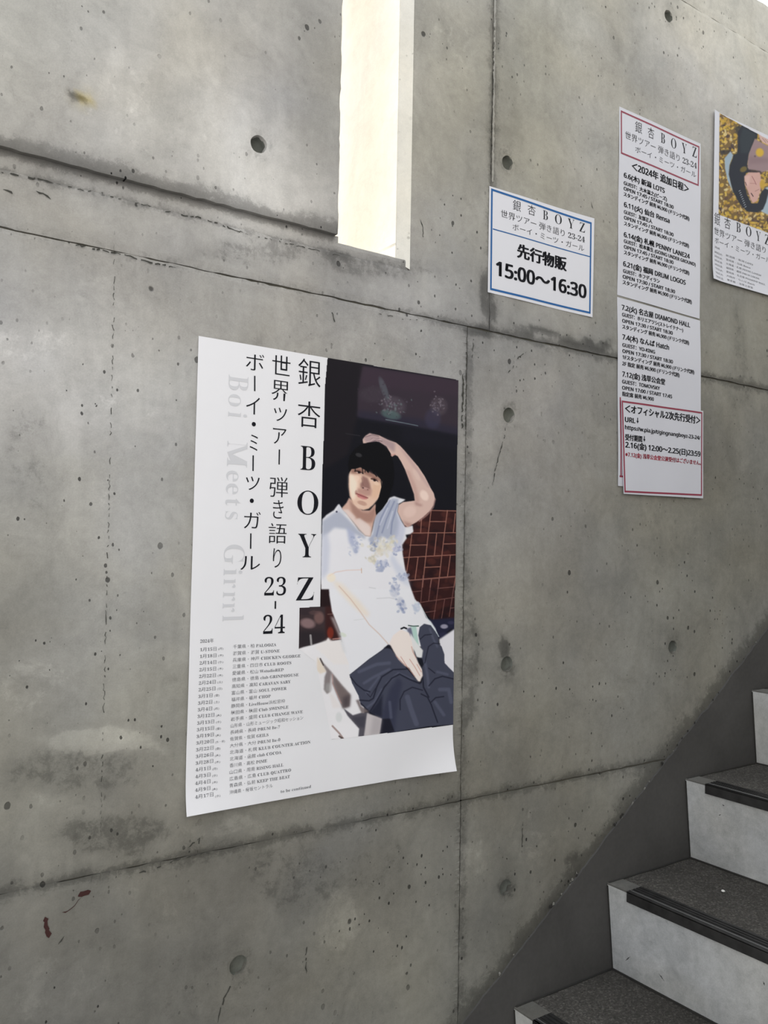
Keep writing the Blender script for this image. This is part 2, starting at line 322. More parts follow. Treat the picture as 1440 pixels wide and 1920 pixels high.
# mortar fines that half fill the formwork joints
for (x0, x1, z0, z1) in ((XL, XR, .102, .109), (XL, XR, -.793, -.787), (.595, XR, .997, 1.003), (.536, .544, BOT, .103), (.591, .599, .108, TOP), (2.336, 2.344, BOT, .103), (2.396, 2.404, .108, TOP)):
    bm = bmesh.new(); box(bm, x0, x1, .0034, .0145, z0, z1); obj('joint_filler', bm, M['filler'], wall)
# tie holes: shallow cups with a mortar plug
for i, (hx, hz) in enumerate(HOLES):
    v = []; f = []; prof = [(1.02, .0010), (.99, .009), (.93, .0125), (.6, .0132), (0, .0128)]
    rs = random.Random(i)
    for r, y in prof[:-1]:
        for a in range(28):
            t = a/28*2*math.pi; v.append((hx+HR*r*math.cos(t), y+(rs.random()*.0006 if r < .99 else 0), hz+HR*r*math.sin(t)))
    v.append((hx, .0128, hz))
    for j in range(3):
        for a in range(28): b = (a+1) % 28; f.append((j*28+a, j*28+b, j*28+28+b, j*28+28+a))
    for a in range(28): f.append((84+a, 84+(a+1) % 28, 112))
    pdata('tie_hole_plug', v, f, M['plug'], wall, True)
def ribbon(name, pts, wd, mat, seed=0, y=-.0009, brk=0.):
    rs = random.Random(seed); P = [np.array(on_wall(*p)) for p in pts]; Q = []
    for a, b in zip(P, P[1:]):
        m = max(2, int(np.hypot(*(b-a))/.004))
        for j in range(m): Q.append(a+(b-a)*j/m+np.array([rs.uniform(-1, 1), rs.uniform(-1, 1)])*.0013)
    Q.append(P[-1]); v = []; f = []
    for i, q in enumerate(Q):
        d = Q[min(i+1, len(Q)-1)]-Q[max(i-1, 0)]; d = d/(np.hypot(*d)+1e-9); n = np.array([-d[1], d[0]])
        t = i/(len(Q)-1); ww = wd*(.35+rs.random()*.9)*min(1, 8*t+.15, 8*(1-t)+.15)
        v += [(q[0]+n[0]*ww, y, q[1]+n[1]*ww), (q[0]-n[0]*ww, y, q[1]-n[1]*ww)]
    for i in range(len(Q)-1):
        if rs.random() > brk: f.append((2*i, 2*i+1, 2*i+3, 2*i+2))
    return pdata(name, v, f, mat, wall)
for i, (pts, wd, br) in enumerate([([(947, 798), (946, 815), (936, 850), (928, 880), (924, 905)], .0010, .3), ([(438, 1830), (430, 1850), (420, 1872), (410, 1900), (408, 1918)], .0011, .2),
        ([(5, 356), (20, 362), (30, 366)], .0012, .1), ([(66, 359), (82, 364), (95, 374)], .0013, .1), ([(115, 452), (160, 463), (220, 475), (250, 483), (290, 495), (330, 502)], .0012, .15),
        ([(1108, 380), (1112, 392)], .001, 0), ([(888, 635), (886, 655), (885, 672)], .0008, .2), ([(620, 580), (626, 600), (632, 615)], .0012, .3), ([(986, 660), (970, 672), (968, 690)], .0012, .3),
        ([(965, 665), (962, 690), (952, 700)], .0008, .4), ([(700, 585), (760, 600), (800, 600)], .0006, .5), ([(430, 860), (420, 860)], .0005, .2), ([(787, 410), (793, 432), (792, 450)], .0010, .25),
        ([(980, 1540), (979, 1570), (978, 1600)], .0010, .2), ([(574, 1770), (573, 1800), (574, 1825)], .0010, .2), ([(110, 1770), (120, 1755)], .0014, .1), ([(352, 1590), (375, 1570), (370, 1600)], .001, .4),
        ([(250, 1640), (290, 1628), (330, 1612), (360, 1604), (400, 1598)], .0010, .35), ([(875, 640), (873, 760), (872, 830)], .0010, .1), ([(868, 700), (866, 790), (867, 812)], .002, .3), ([(928, 20), (925, 120), (922, 230), (919, 335)], .0010, .15)]):
    ribbon('crack', pts, wd, M['crack'], i+3, brk=br)
ribbon('paint_mark', [(84, 1718), (87, 1735), (91, 1758)], .0030, M['stain_red'], 50)
ribbon('paint_mark', [(147, 1680), (158, 1675), (170, 1670)], .0038, M['stain_red'], 51)
ribbon('paint_mark', [(150, 1682), (138, 1697), (128, 1707), (116, 1710)], .0008, M['stain_red'], 52, brk=.15)
def fin(pts, wd, pr, seed):
    rs = random.Random(seed); v = []; f = []; (xa, za), (xb, zb_) = pts; m = int(abs(za-zb_)/.005)
    for i in range(m+1):
        t = i/m; w1 = wd*(.55+.6*rs.random()); pp = pr*(.3+rs.random()); xx = xa+(xb-xa)*t+rs.uniform(-.0006, .0006); zz = za+(zb_-za)*t
        v += [(xx-w1, .0005, zz), (xx-w1*.3, -pp, zz), (xx+w1*.5, -pp*.9, zz), (xx+w1, .0005, zz)]
    for i in range(m):
        for j in range(3): f.append((i*4+j, i*4+j+1, i*4+j+5, i*4+j+4))
    return pdata('formwork_fin', v, f, M['ridge_conc'], wall)
fin([(.5985, .40), (.5985, .995)], .0022, .0022, 3); fin([(.5985, 1.0), (.5985, 1.12)], .002, .002, 4)
for i, (pts, wd, br) in enumerate([([(0, 322), (60, 334), (100, 344)], .0012, .2), ([(100, 345), (180, 362), (300, 392)], .0007, .6), ([(300, 395), (380, 410), (465, 440)], .0010, .35), ([(470, 440), (560, 462), (640, 480)], .0007, .5)]): ribbon('crack', pts, wd, M['crack'], 70+i, brk=br)
ribbon('crack', [(215, 430), (212, 620), (200, 1100), (192, 1400), (188, 1590)], .0005, M['grey_ink'] if False else M['crack'], 60, brk=.55)

OX0, OTOP = -.1, 2.3
# floor, unseen opposite wall sized to keep light off the right side
bm = bmesh.new(); box(bm, -3.5, XR, -2.1, .26, BOT-.1, BOT); tag(obj('floor', bm, M['plain_conc']), kind='structure')
bm = bmesh.new(); box(bm, OX0, XR, -2.1, -1.9, BOT, OTOP); tag(obj('wall_front_unseen', bm, M['plain_conc']), kind='structure')

# ------------------------------------------------------------------ STAIRS
NX, NZ, TR, RI = .6767, -1.2036, .2658, .1814
stairs = empty('concrete_staircase', (0, 0, 0)); tag(stairs, 'grey concrete stair flight with dark metal nosings rising along the wall', 'stairs')
for i in range(-3, 11):
    x0 = NX+i*TR; z1 = NZ+i*RI
    x1 = x0+TR+.02
    bm = bmesh.new(); v0 = len(bm.verts)
    yE = -1.885
    # riser leans back slightly like the photographed one: 9 mm undercut
    zb = BOT
    pr = [(x0, z1), (x0+.018, z1-RI-.002), (x0+.018, zb), (x1+.002, zb), (x1+.002, z1-.006), (x0+.052, z1-.006), (x0+.046, z1)]
    A = [bm.verts.new((p[0], -.0045, p[1])) for p in pr]; B = [bm.verts.new((p[0], yE, p[1])) for p in pr]
    n = len(pr)
    for j in range(n): bm.faces.new((A[j], A[(j+1) % n], B[(j+1) % n], B[j]))
    bm.faces.new(A[::-1]); bm.faces.new(B)
    bmesh.ops.recalc_face_normals(bm, faces=bm.faces)
    bmesh.ops.bevel(bm, geom=[e for e in bm.edges if abs(e.verts[0].co.x-x0) < 1e-4 and abs(e.verts[1].co.x-x0) < 1e-4], offset=.003, segments=2, affect='EDGES')
    st = obj('step', bm, M['riser'], stairs)
    # rough dark tread screed lying between smoother borders
    nx, ny = 14, 60; v = []; f = []
    for b in range(ny+1):
        for a in range(nx+1):
            x = x0+.0465+(x1-x0-.026-.022)*a/nx; y = -.0045-1.87*b/ny; v.append((x, y, z1-.0015+.0025*(vnoise(np.array([x]), np.array([y]), 30., 5)[0]-.5)))
    for b in range(ny):
        for a in range(nx): q = b*(nx+1)+a; f.append((q, q+nx+1, q+nx+2, q+1))
    pdata('tread_surface', v, f, M['tread'], st)
    bm = bmesh.new(); box(bm, x0+.0005, x0+.0465, -.0045, -.057, z1-.004, z1+.0002); obj('tread_border', bm, M['step'], st)
    rk = random.Random(40+i)
    for q in range(7):
        yy = -rk.uniform(.02, .9); zz = z1-rk.uniform(.03, .16); vv = []; L_ = rk.uniform(.004, .022); an = rk.uniform(-1.4, 1.4); m = 8
        for a in range(m+1):
            tt = (a/m-.5)*L_; hw = rk.uniform(.0004, .0016)*(1-abs(2*a/m-1))+.0001; yc = yy+tt*math.cos(an)+rk.uniform(-.0008, .0008); zc = zz+tt*math.sin(an)
            for sg in (-1, 1): z_ = zc+sg*hw*math.cos(an); vv.append((x0+.018*(z1-z_)/(RI+.002)-.0004, yc-sg*hw*math.sin(an), z_))
        pdata('stain', vv, [(2*a, 2*a+1, 2*a+3, 2*a+2) for a in range(m)], M['crackdark'], st)
    # dirty joint where riser and tread meet the skirting
    bm = bmesh.new(); box(bm, x0-.0006, x0+.021, -.0072, -.0043, z1-RI-.001, z1-.004); vv = [v_ for v_ in bm.verts if v_.co.z < z1-RI+.01]; bmesh.ops.translate(bm, vec=(.018, 0, 0), verts=vv)
    box(bm, x0+.004, x1, -.0080, -.0043, z1-.004, z1+.0012); obj('dirt_joint', bm, M['crackdark'], st)
    bm = bmesh.new(); box(bm, x1-.0065, x1+.004, yE, -.0045, z1-.003, z1+.0016); obj('dirt_joint', bm, M['crackdark'], st)
    # metal nosing: sunk angle with front drop and ribs
    bm = bmesh.new(); ys, ye = -.058, -1.86
    box(bm, x0-.0035, x0+.045, ye, ys, z1-.001, z1+.0018, .0006); box(bm, x0-.0035, x0+.002, ye, ys, z1-.020, z1+.0018, .0008)
    no = obj('nosing_strip', bm, M['nosing'], st)
    for r_ in range(4):
        bm = bmesh.new(); xx = x0+.006+.0095*r_; box(bm, xx, xx+(.0012 if r_ == 0 else .004), ye, ys-.002, z1+.0012, z1+.0034, .0004); obj('ridge', bm, M['nosing_rib'] if r_ == 0 else M['nosing'], st)
# sloping mortar skirting on the wall
x = [NX-4*TR, XR]; sl = .6865
def zs_(x): return -1.1987+(x-.5485)*sl+.0
v = []; f = []
n = 400
rs = random.Random(4)
for i in range(n+1):
    X = x[0]+(x[1]-x[0])*i/n; jit = (vnoise(np.array([X*1.]), np.array([.3]), 30., 8)[0]-.5)*.006+(vnoise(np.array([X*1.]), np.array([.9]), 90., 9)[0]-.5)*.004
    Z = zs_(X)+jit; zb = max(BOT, zs_(X)-.42)
    v += [(X, .002, Z), (X, -.0034, Z-.0004), (X, -.0042, zb)]
for i in range(n):
    for j in range(2): a = i*3+j; f.append((a, a+1, a+4, a+3))
CH = random.Random(9)
def chip(X, Z, r, mat):
    bm = bmesh.new(); bmesh.ops.create_icosphere(bm, subdivisions=1, radius=r)
    for q in bm.verts: q.co = Vector((q.co.x*CH.uniform(.6, 1.4), q.co.y*.35*CH.uniform(.7, 1.3), q.co.z*CH.uniform(.6, 1.4)))
    o = obj('aggregate_chip', bm, mat, wall); o.location = (X, -.002, Z)
for i in range(34):
    X = .62+.9*CH.random() if i < 20 else CH.choice([.80, .84, .98, 1.06, 1.12])+CH.uniform(-.015, .015); chip(X, zs_(X)+CH.uniform(.000, .008), CH.uniform(.0015, .0042), M['chip_conc'] if CH.random() < .6 else M['crackdark'])
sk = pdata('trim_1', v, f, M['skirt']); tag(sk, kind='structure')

# ------------------------------------------------------------------ lettering
MB = {}
for i in range(26): MB[chr(65+i)] = chr(0x1D400+i); MB[chr(97+i)] = chr(0x1D41A+i)
for i in range(10): MB[chr(48+i)] = chr(0x1D7CE+i)
SB = {}
for i in range(26): SB[chr(65+i)] = chr(0x1D5A0+i); SB[chr(97+i)] = chr(0x1D5BA+i)
for i in range(10): SB[chr(48+i)] = chr(0x1D7E2+i)
def serif(s): return ''.join(MB.get(c, c) for c in s)
LATIN = set(MB)
_cache = {}
def glyphs(s, style, res=3):
    # returns verts (n,2), faces; styles: gothic, bold, mincho, roman, slim (small print)
    key = (s, style, res)
    if key in _cache: return _cache[key]
    t = serif(s) if style in ('roman', 'light', 'mincho', 'slim') else ''.join(SB.get(c, c) for c in s)
    cu = bpy.data.curves.new('t', 'FONT'); cu.body = t; cu.size = 1; cu.resolution_u = res
    ob = bpy.data.objects.new('t', cu); COL.objects.link(ob)
    dg = C.evaluated_depsgraph_get()
    if style in ('mincho', 'roman', 'light', 'slim'):
        kk, of = {'mincho': (.2, -.0019), 'roman': (3., -.014), 'light': (4.5, -.0185), 'slim': (1.6, -.0055)}[style]
        c2 = ob.to_curve(dg).copy(); c2.transform(Matrix.Diagonal((1, kk, 1, 1))); c2.dimensions = '2D'; c2.fill_mode = 'BOTH'; c2.offset = of; c2.resolution_u = res
        o2 = bpy.data.objects.new('t2', c2); COL.objects.link(o2); C.view_layer.update(); dg = C.evaluated_depsgraph_get()
        me = bpy.data.meshes.new_from_object(o2.evaluated_get(dg)); me.transform(Matrix.Diagonal((1, 1/kk, 1, 1)))
        bpy.data.objects.remove(o2); bpy.data.curves.remove(c2)
    else: me = bpy.data.meshes.new_from_object(ob.evaluated_get(dg))
    bpy.data.objects.remove(ob); bpy.data.curves.remove(cu)
    V = np.array([v.co[:2] for v in me.vertices]).reshape(-1, 2); F = [tuple(p.vertices) for p in me.polygons]; bpy.data.meshes.remove(me)
    if style == 'bold':
        n = len(V); Vs = []; Fs = []
        for q, (dx, dy) in enumerate(((-.038, -.016), (.038, -.016), (-.038, .018), (.038, .018), (0, -.02), (0, .02), (-.044, 0), (.044, 0), (0, 0))):
            Vs.append(V+np.array([dx, dy])); Fs += [tuple(a+q*n for a in f) for f in F]
        V = np.concatenate(Vs); F = Fs
    _cache[key] = (V, F); return V, F
class Sheet:
    """a paper on the wall: corner points (world X, Z) TL TR BR BL and a lift off the wall"""
    def __init__(s, px, base=.0015, lift=None):
        s.q = np.array([on_wall(*p) for p in px]) if px is not None else None; s.base = base; s.lift = lift
    def inv(s, X, Z):      # approximate u,v (0..1, v down)
        q = s.q; u = (X-q[0, 0])/(q[1, 0]-q[0, 0]); v = (q[0, 1]-Z)/(q[0, 1]-q[3, 1]); return u, v
    def y(s, X, Z):
        u, v = s.inv(X, Z); b = s.base
        return -(b+(s.lift(u, v) if s.lift else 0*u))
    def P(s, u, v):
        q = s.q; u = u[..., None]; v = v[..., None]
        return (q[0]*(1-u)+q[1]*u)*(1-v)+(q[3]*(1-u)+q[2]*u)*v
    def sheet(s, mat, parent, nu=60, nv=90, name='paper'):
        U, Vv = np.meshgrid(np.linspace(0, 1, nu+1), np.linspace(0, 1, nv+1)); P = s.P(U, Vv).reshape(-1, 2); Y = s.y(P[:, 0], P[:, 1])
        A = np.stack([P[:, 0], Y, P[:, 1]], 1); Bk = A+np.array([0, .00022, 0]); n = len(A); f = []
        w_ = nu+1
        for j in range(nv):
            for i in range(nu): a = j*w_+i; f.append((a, a+w_, a+w_+1, a+1)); f.append((n+a, n+a+1, n+a+w_+1, n+a+w_))
        rim = [i for i in range(w_)]+[j*w_+nu for j in range(1, nv+1)]+[nv*w_+i for i in range(nu-1, -1, -1)]+[j*w_ for j in range(nv-1, 0, -1)]
        m = len(rim); E_ = np.concatenate([A[rim], Bk[rim]])        # the cut edge keeps vertices of its own, so the face shades evenly
        for a in range(m): b = (a+1) % m; f.append((2*n+a, 2*n+b, 2*n+m+b, 2*n+m+a))
        A = np.concatenate([A, Bk, E_])
        return pdata(name, A, f, mat, parent, True)
    def put(s, V2, F, mat, parent, name, off=.0003, label=None):
        Y = s.y(V2[:, 0], V2[:, 1])-off
        o = pdata(name, np.stack([V2[:, 0], Y, V2[:, 1]], 1), F, mat, parent)
        if label: o['label'] = label
        return o
    def line(s, txt, p0, xe, h, style, mat, parent, name='lettering', tr=None, p1=None, res=2, up=0.):
        # baseline starts at photo point p0 and ends below photo point p1; world-horizontal, em height h (m)
        tr = tr or (lambda a, b: (a, b)); a = on_wall(*tr(*p0)); b = on_wall(*tr(*xe))
        V, F = glyphs(txt, style, res); x0, x1 = V[:, 0].min(), V[:, 0].max()
        W = np.stack([a[0]+(V[:, 0]-x0)/(x1-x0)*(b[0]-a[0]), a[1]+V[:, 1]*h], 1)
        sl_ = (b[1]-a[1])/(b[0]-a[0]) if up else 0.
        W[:, 1] += (W[:, 0]-a[0])*sl_
        return s.put(W, F, mat, parent, name)
    def fit(s, txt, c, wh, style, mat, parent, tr, name='lettering', rot=False, res=5):
        # glyphs fitted to the box centred at c with size wh in crop pixels
        cx, cz = on_wall(*tr(*c)); l = on_wall(*tr(c[0]-wh[0]/2, c[1]))[0]; r = on_wall(*tr(c[0]+wh[0]/2, c[1]))[0]
        t = on_wall(*tr(c[0], c[1]-wh[1]/2))[1]; b = on_wall(*tr(c[0], c[1]+wh[1]/2))[1]
        V, F = glyphs(txt, style, res)
        if rot: V = np.stack([V[:, 1], -V[:, 0]], 1)
        mn, mx = V.min(0), V.max(0); W = (V-mn)/(mx-mn)
        return s.put(np.stack([l+W[:, 0]*(r-l), b+W[:, 1]*(t-b)], 1), F, mat, parent, name)
    def frame(s, px, wd, mat, parent, name='printed_border'):
        q = np.array([on_wall(*p) for p in px]); c = q.mean(0); v = []; f = []; m = 24
        inn = []
        for i in range(4):
            a = q[i]; d1 = q[(i+1) % 4]-a; d2 = q[i-1]-a; inn.append(a+d1/np.hypot(*d1)*wd+d2/np.hypot(*d2)*wd)
        inn = np.array(inn)
        for i in range(4):
            j = (i+1) % 4; s0 = len(v)
            for k_ in range(m+1):
                t = k_/m; v += [q[i]*(1-t)+q[j]*t, inn[i]*(1-t)+inn[j]*t]
            for k_ in range(m): f.append((s0+2*k_, s0+2*k_+1, s0+2*k_+3, s0+2*k_+2))
        return s.put(np.array(v), f, mat, parent, name)
    def bar(s, pa, pb, wd, mat, parent, name='printed_line'):
        a = np.array(on_wall(*pa)); b = np.array(on_wall(*pb)); d = (b-a)/np.hypot(*(b-a)); n = np.array([-d[1], d[0]]); v = []; f = []
        for k_ in range(25): q = a+(b-a)*k_/24; v += [q+n*wd/2, q-n*wd/2]
        for k_ in range(24): f.append((2*k_, 2*k_+1, 2*k_+3, 2*k_+2))
        return s.put(np.array(v), f, mat, parent, name)
def T(ox, oy, s): return lambda a, b: (ox+a/s, oy+b/s)

# ------------------------------------------------------------------ painting of flat print
class Canvas:
    def __init__(s, x0, y0, x1, y1, ss, base):
        s.x0, s.y0, s.ss = x0, y0, ss; s.w = int((x1-x0)*ss); s.h = int((y1-y0)*ss)
        s.a = np.zeros((s.h, s.w, 3)); s.a[:] = base
        s.X, s.Y = np.meshgrid(x0+(np.arange(s.w)+.5)/ss, y0+(np.arange(s.h)+.5)/ss)
        s.rs = np.random.RandomState(5)
    def blur(s, m, r):
        r = int(round(r*s.ss))
        if r < 1: return m
        for _ in range(2):
            for ax in (0, 1):
                p = np.pad(m, [(r+1, r) if a == ax else (0, 0) for a in (0, 1)], mode='edge'); c = np.cumsum(p, axis=ax)
                m = (c[2*r+1:]-c[:-2*r-1])/(2*r+1) if ax == 0 else (c[:, 2*r+1:]-c[:, :-2*r-1])/(2*r+1)
        return m
    def _comp(s, m, j0, i0, col, al):
        h, w_ = m.shape; m = (m*al)[..., None]; sub = s.a[j0:j0+h, i0:i0+w_]; sub[:] = sub*(1-m)+np.array(col, float)*m
    def _box(s, P, pad):
        i0 = max(0, int((P[:, 0].min()-pad-s.x0)*s.ss)); i1 = min(s.w, int((P[:, 0].max()+pad-s.x0)*s.ss)+1)
        j0 = max(0, int((P[:, 1].min()-pad-s.y0)*s.ss)); j1 = min(s.h, int((P[:, 1].max()+pad-s.y0)*s.ss)+1)
        return i0, i1, j0, j1
    def poly(s, pts, col, soft=.5, al=1., tr=None, clip=None):
        P = np.array([tr(*p) if tr else p for p in pts], float); i0, i1, j0, j1 = s._box(P, soft*3+2)
        if i1 <= i0 or j1 <= j0: return
        X = s.X[j0:j1, i0:i1]; Y = s.Y[j0:j1, i0:i1]; c = np.zeros(X.shape, bool); n = len(P)
        for i in range(n):
            xa, ya = P[i]; xb, yb = P[(i+1) % n]
            if ya == yb: continue
            c ^= ((ya > Y) != (yb > Y)) & (X < (xb-xa)*(Y-ya)/(yb-ya)+xa)
        s._comp(s.blur(c.astype(float), soft), j0, i0, col, al)
    def line(s, pts, wd, col, soft=.5, al=1., tr=None, closed=False):
        P = np.array([tr(*p) if tr else p for p in pts], float); i0, i1, j0, j1 = s._box(P, wd+soft*3+1)
        if i1 <= i0 or j1 <= j0: return
        X = s.X[j0:j1, i0:i1]; Y = s.Y[j0:j1, i0:i1]; D = np.full(X.shape, 1e9)
        for a, b in zip(P, P[1:]):
            d = b-a; t = np.clip(((X-a[0])*d[0]+(Y-a[1])*d[1])/(d@d+1e-9), 0, 1); D = np.minimum(D, np.hypot(X-a[0]-t*d[0], Y-a[1]-t*d[1]))
        s._comp(np.clip((wd/2-D)/max(soft, .3)+.5, 0, 1), j0, i0, col, al)
    def blob(s, c, r, col, al=1., tr=None, ang=0., sc=1., noise=0.):
        cx, cy = tr(*c) if tr else c; rx, ry = r[0]/sc, r[1]/sc; P = np.array([[cx-max(rx, ry)*1.5, cy-max(rx, ry)*1.5], [cx+max(rx, ry)*1.5, cy+max(rx, ry)*1.5]])
        i0, i1, j0, j1 = s._box(P, 1)
        if i1 <= i0 or j1 <= j0: return
        X = s.X[j0:j1, i0:i1]-cx; Y = s.Y[j0:j1, i0:i1]-cy; ca, sa = math.cos(ang), math.sin(ang)
        d = ((X*ca+Y*sa)/rx)**2+((-X*sa+Y*ca)/ry)**2; m = np.clip(1.5-d, 0, 1)**1.0*np.clip(2-d, 0, 1)
        if noise and False: m = m*np.clip(1-noise+noise*2*vnoise(s.X[j0:j1, i0:i1]+200, s.Y[j0:j1, i0:i1]+200, .45, 3), 0, 1)
        s._comp(np.clip(m, 0, 1), j0, i0, col, al)
    def sample(s, x, y):
        fx = np.clip((x-s.x0)*s.ss-.5, 0, s.w-1.001); fy = np.clip((y-s.y0)*s.ss-.5, 0, s.h-1.001); i = fx.astype(int); j = fy.astype(int); a = (fx-i)[:, None]; b = (fy-j)[:, None]
        return (s.a[j, i]*(1-a)+s.a[j, i+1]*a)*(1-b)+(s.a[j+1, i]*(1-a)+s.a[j+1, i+1]*a)*b
def print_mesh(sh, cv, poly_px, step, parent, white, name='printed_picture'):
    L = np.array([on_wall(*p) for p in poly_px]); x0, z0 = L.min(0); x1, z1 = L.max(0)
    nx = int((x1-x0)/step); nz = int((z1-z0)/step); GX, GZ = np.meshgrid(np.linspace(x0, x1, nx+1), np.linspace(z1, z0, nz+1))
    cx = (GX[:-1, :-1]+GX[1:, 1:])/2; cz = (GZ[:-1, :-1]+GZ[1:, 1:])/2
    ok = inside(cx.ravel(), cz.ravel(), [tuple(p) for p in L]); I = np.arange((nx+1)*(nz+1)).reshape(nz+1, nx+1)
    F = np.stack([I[:-1, :-1].ravel(), I[1:, :-1].ravel(), I[1:, 1:].ravel(), I[:-1, 1:].ravel()], 1)[ok]
    used = np.unique(F); mp = np.full((nx+1)*(nz+1), -1); mp[used] = np.arange(len(used)); F = mp[F]; X = GX.ravel()[used]; Z = GZ.ravel()[used]
    Y = sh.y(X, Z)-.00022; me = bpy.data.meshes.new(name); me.vertices.add(len(X)); me.vertices.foreach_set('co', np.stack([X, Y, Z], 1).astype(np.float32).ravel())
    me.loops.add(F.size); me.loops.foreach_set('vertex_index', F.ravel().astype(np.int32)); me.polygons.add(len(F)); me.polygons.foreach_set('loop_start', (np.arange(len(F))*4).astype(np.int32)); me.update(calc_edges=True)
    px, py = to_px(X, Z); c = cv.sample(px, py); c = np.clip(lin(np.clip(c, 0, 255))*white, .004, .9)
    at = me.attributes.new('ink', 'FLOAT_COLOR', 'POINT'); at.data.foreach_set('color', np.concatenate([c, np.ones((len(c), 1))], 1).astype(np.float32).ravel())
    return obj(name, me, M['print'], parent)

# ------------------------------------------------------------------ THE BIG POSTER
def plift(u, v):
    return .002*np.clip(v-.85, 0, 1)/.15*1.5+.012*np.clip((v-.90)/.10, 0, 1)**2*np.clip((u-.75)/.25, 0, 1)+.006*np.clip((v-.93)/.07, 0, 1)**2*np.clip((.25-u)/.25, 0, 1)+.0012*np.sin(u*7+v*3)**2*np.clip(v, 0, 1)+.0007*(1+np.sin(v*19+u*5))*np.clip(v-.1, 0, 1)
S1 = Sheet([(372, 630), (858.5, 713), (846, 1442), (345, 1528)], .0012, plift)
ps = empty('concert_poster', (.257, -.002, -.73)); ps.location = (0, 0, 0)
tag(ps, 'large white concert poster with a photo of a seated person in a white shirt', 'poster')
S1.sheet(M['paper'], ps, 60, 100)
A = T(580, 780, 4.8); B = T(340, 620, 2.6667); D = T(540, 1080, 4.2353)
cv = Canvas(552, 664, 866, 1396, 2.5, (20, 20, 27))
P = lambda pts, col, soft=.5, al=1., tr=A: cv.poly(pts, col, soft, al, tr)
Ln = lambda pts, wd, col, soft=.6, al=1., tr=A: cv.line(pts, wd/(4.8 if tr is A else 4.2353 if tr is D else 2.667), col, soft, al, tr)
Bl = lambda c, r, col, al=1., tr=A, ang=0., noise=0.: cv.blob(c, r, col, al, tr, ang, 4.8 if tr is A else 4.2353 if tr is D else 2.667, noise)
# dark doorway and the glossy panel above
P([(700, 100), (920, 160), (905, 300), (880, 430), (830, 620), (700, 700)], (30, 26, 31), 3, .9, B)
P([(905, 178), (1400, 252), (1400, 522), (1180, 482), (878, 430), (880, 310)], (54, 45, 54), 1.5, 1, B)
P([(905, 178), (1400, 252), (1400, 330), (890, 270)], (60, 47, 58), 5, .7, B)
P([(880, 400), (1180, 440), (1400, 490), (1400, 530), (1180, 485), (880, 435)], (42, 40, 55), 4, .8, B)
Bl((960, 320), (70, 40), (66, 58, 66), .6, B, 0, .6); Bl((1060, 375), (60, 45), (120, 112, 120), .3, B, .3, .9); Bl((1285, 378), (42, 46), (118, 106, 110), .3, B, 0, .9)
Bl((1010, 290), (16, 60), (92, 98, 104), .6, B, -.35, .5); Bl((1045, 420), (50, 22), (84, 106, 104), .7, B, .25, .6); Bl((1255, 440), (40, 50), (62, 60, 82), .5, B, 0, .5)
Ln([(1020, 445), (1110, 462), (1180, 476)], 4, (120, 135, 140), .7, .8, B)
Ln([(820, 515), (890, 526)], 4, (48, 46, 50), 1, .8, B)
P([(1100, 470), (1400, 540), (1400, 600), (1100, 560)], (27, 26, 36), 6, .6, B)
# tiles
for tr, pl in ((A, [(1080, 845), (1330, 850), (1330, 1560), (700, 1560), (850, 1270), (830, 1150), (930, 1030), (930, 960)]), (D, [(900, -20), (1330, -30), (1330, 345), (1140, 350), (900, 100)])): P(pl, (52, 27, 27), .6, 1, tr)
for q in range(60):
    a, b = cv.rs.uniform(850, 1310), cv.rs.uniform(870, 1536); Bl((a, b), (40, 28), [(84, 44, 38), (36, 20, 24), (70, 34, 32)][q % 3], .6)
for q in range(26):
    a, b = cv.rs.uniform(960, 1310), cv.rs.uniform(0, 330); Bl((a, b), (36, 28), [(72, 38, 34), (34, 20, 24), (60, 30, 30)][q % 3], .6, D)
GC = (158, 108, 94)
for l in ([(1085, 850), (1320, 855)], [(1080, 950), (1225, 950)], [(925, 1053), (1320, 1050)], [(900, 1162), (1055, 1160)], [(1205, 1152), (1320, 1148)], [(830, 1275), (1320, 1248)],
          [(1030, 1362), (1172, 1356)], [(870, 1480), (1320, 1440)], [(1092, 845), (1065, 1055), (1010, 1540)], [(1237, 850), (1210, 1050), (1180, 1300), (1152, 1540)], [(1308, 880), (1290, 1045)],
          [(1005, 930), (996, 1052)], [(917, 1070), (895, 1250), (870, 1400)], [(1140, 1058), (1118, 1252)], [(972, 1272), (944, 1472)], [(1262, 1255), (1236, 1442)], [(1092, 1465), (1080, 1540)], [(1310, 1450), (1295, 1540)]): Ln(l, 8, GC, .6, .85)
for l in ([(945, 38), (1325, 8)], [(975, 126), (1052, 118)], [(1040, 210), (1325, 168)], [(1085, 288), (1165, 276)], [(1180, 98), (1310, 86)], [(1065, -5), (1048, 205)], [(1197, 0), (1172, 190), (1150, 345)],
          [(1315, 60), (1275, 320)], [(1130, 28), (1110, 196)], [(1238, 184), (1214, 335)], [(1285, 255), (1325, 250)]): Ln(l, 6, (128, 88, 82), .6, .75, D)
# pavement, foliage shadow at the right
P([(1080, 340), (1150, 345), (1325, 330), (1325, 430), (1290, 415), (1205, 500), (1170, 470)], (36, 37, 58), 1.5, 1, D)
Bl((1235, 400), (30, 18), (175, 170, 185), .8, D); Bl((1230, 470), (40, 25), (46, 46, 70), .8, D); Bl((1290, 370), (26, 14), (60, 58, 84), .7, D)
P([(1195, 500), (1215, 490), (1320, 418), (1325, 790), (1230, 700), (1200, 560)], (226, 222, 226), 1.2, 1, D)
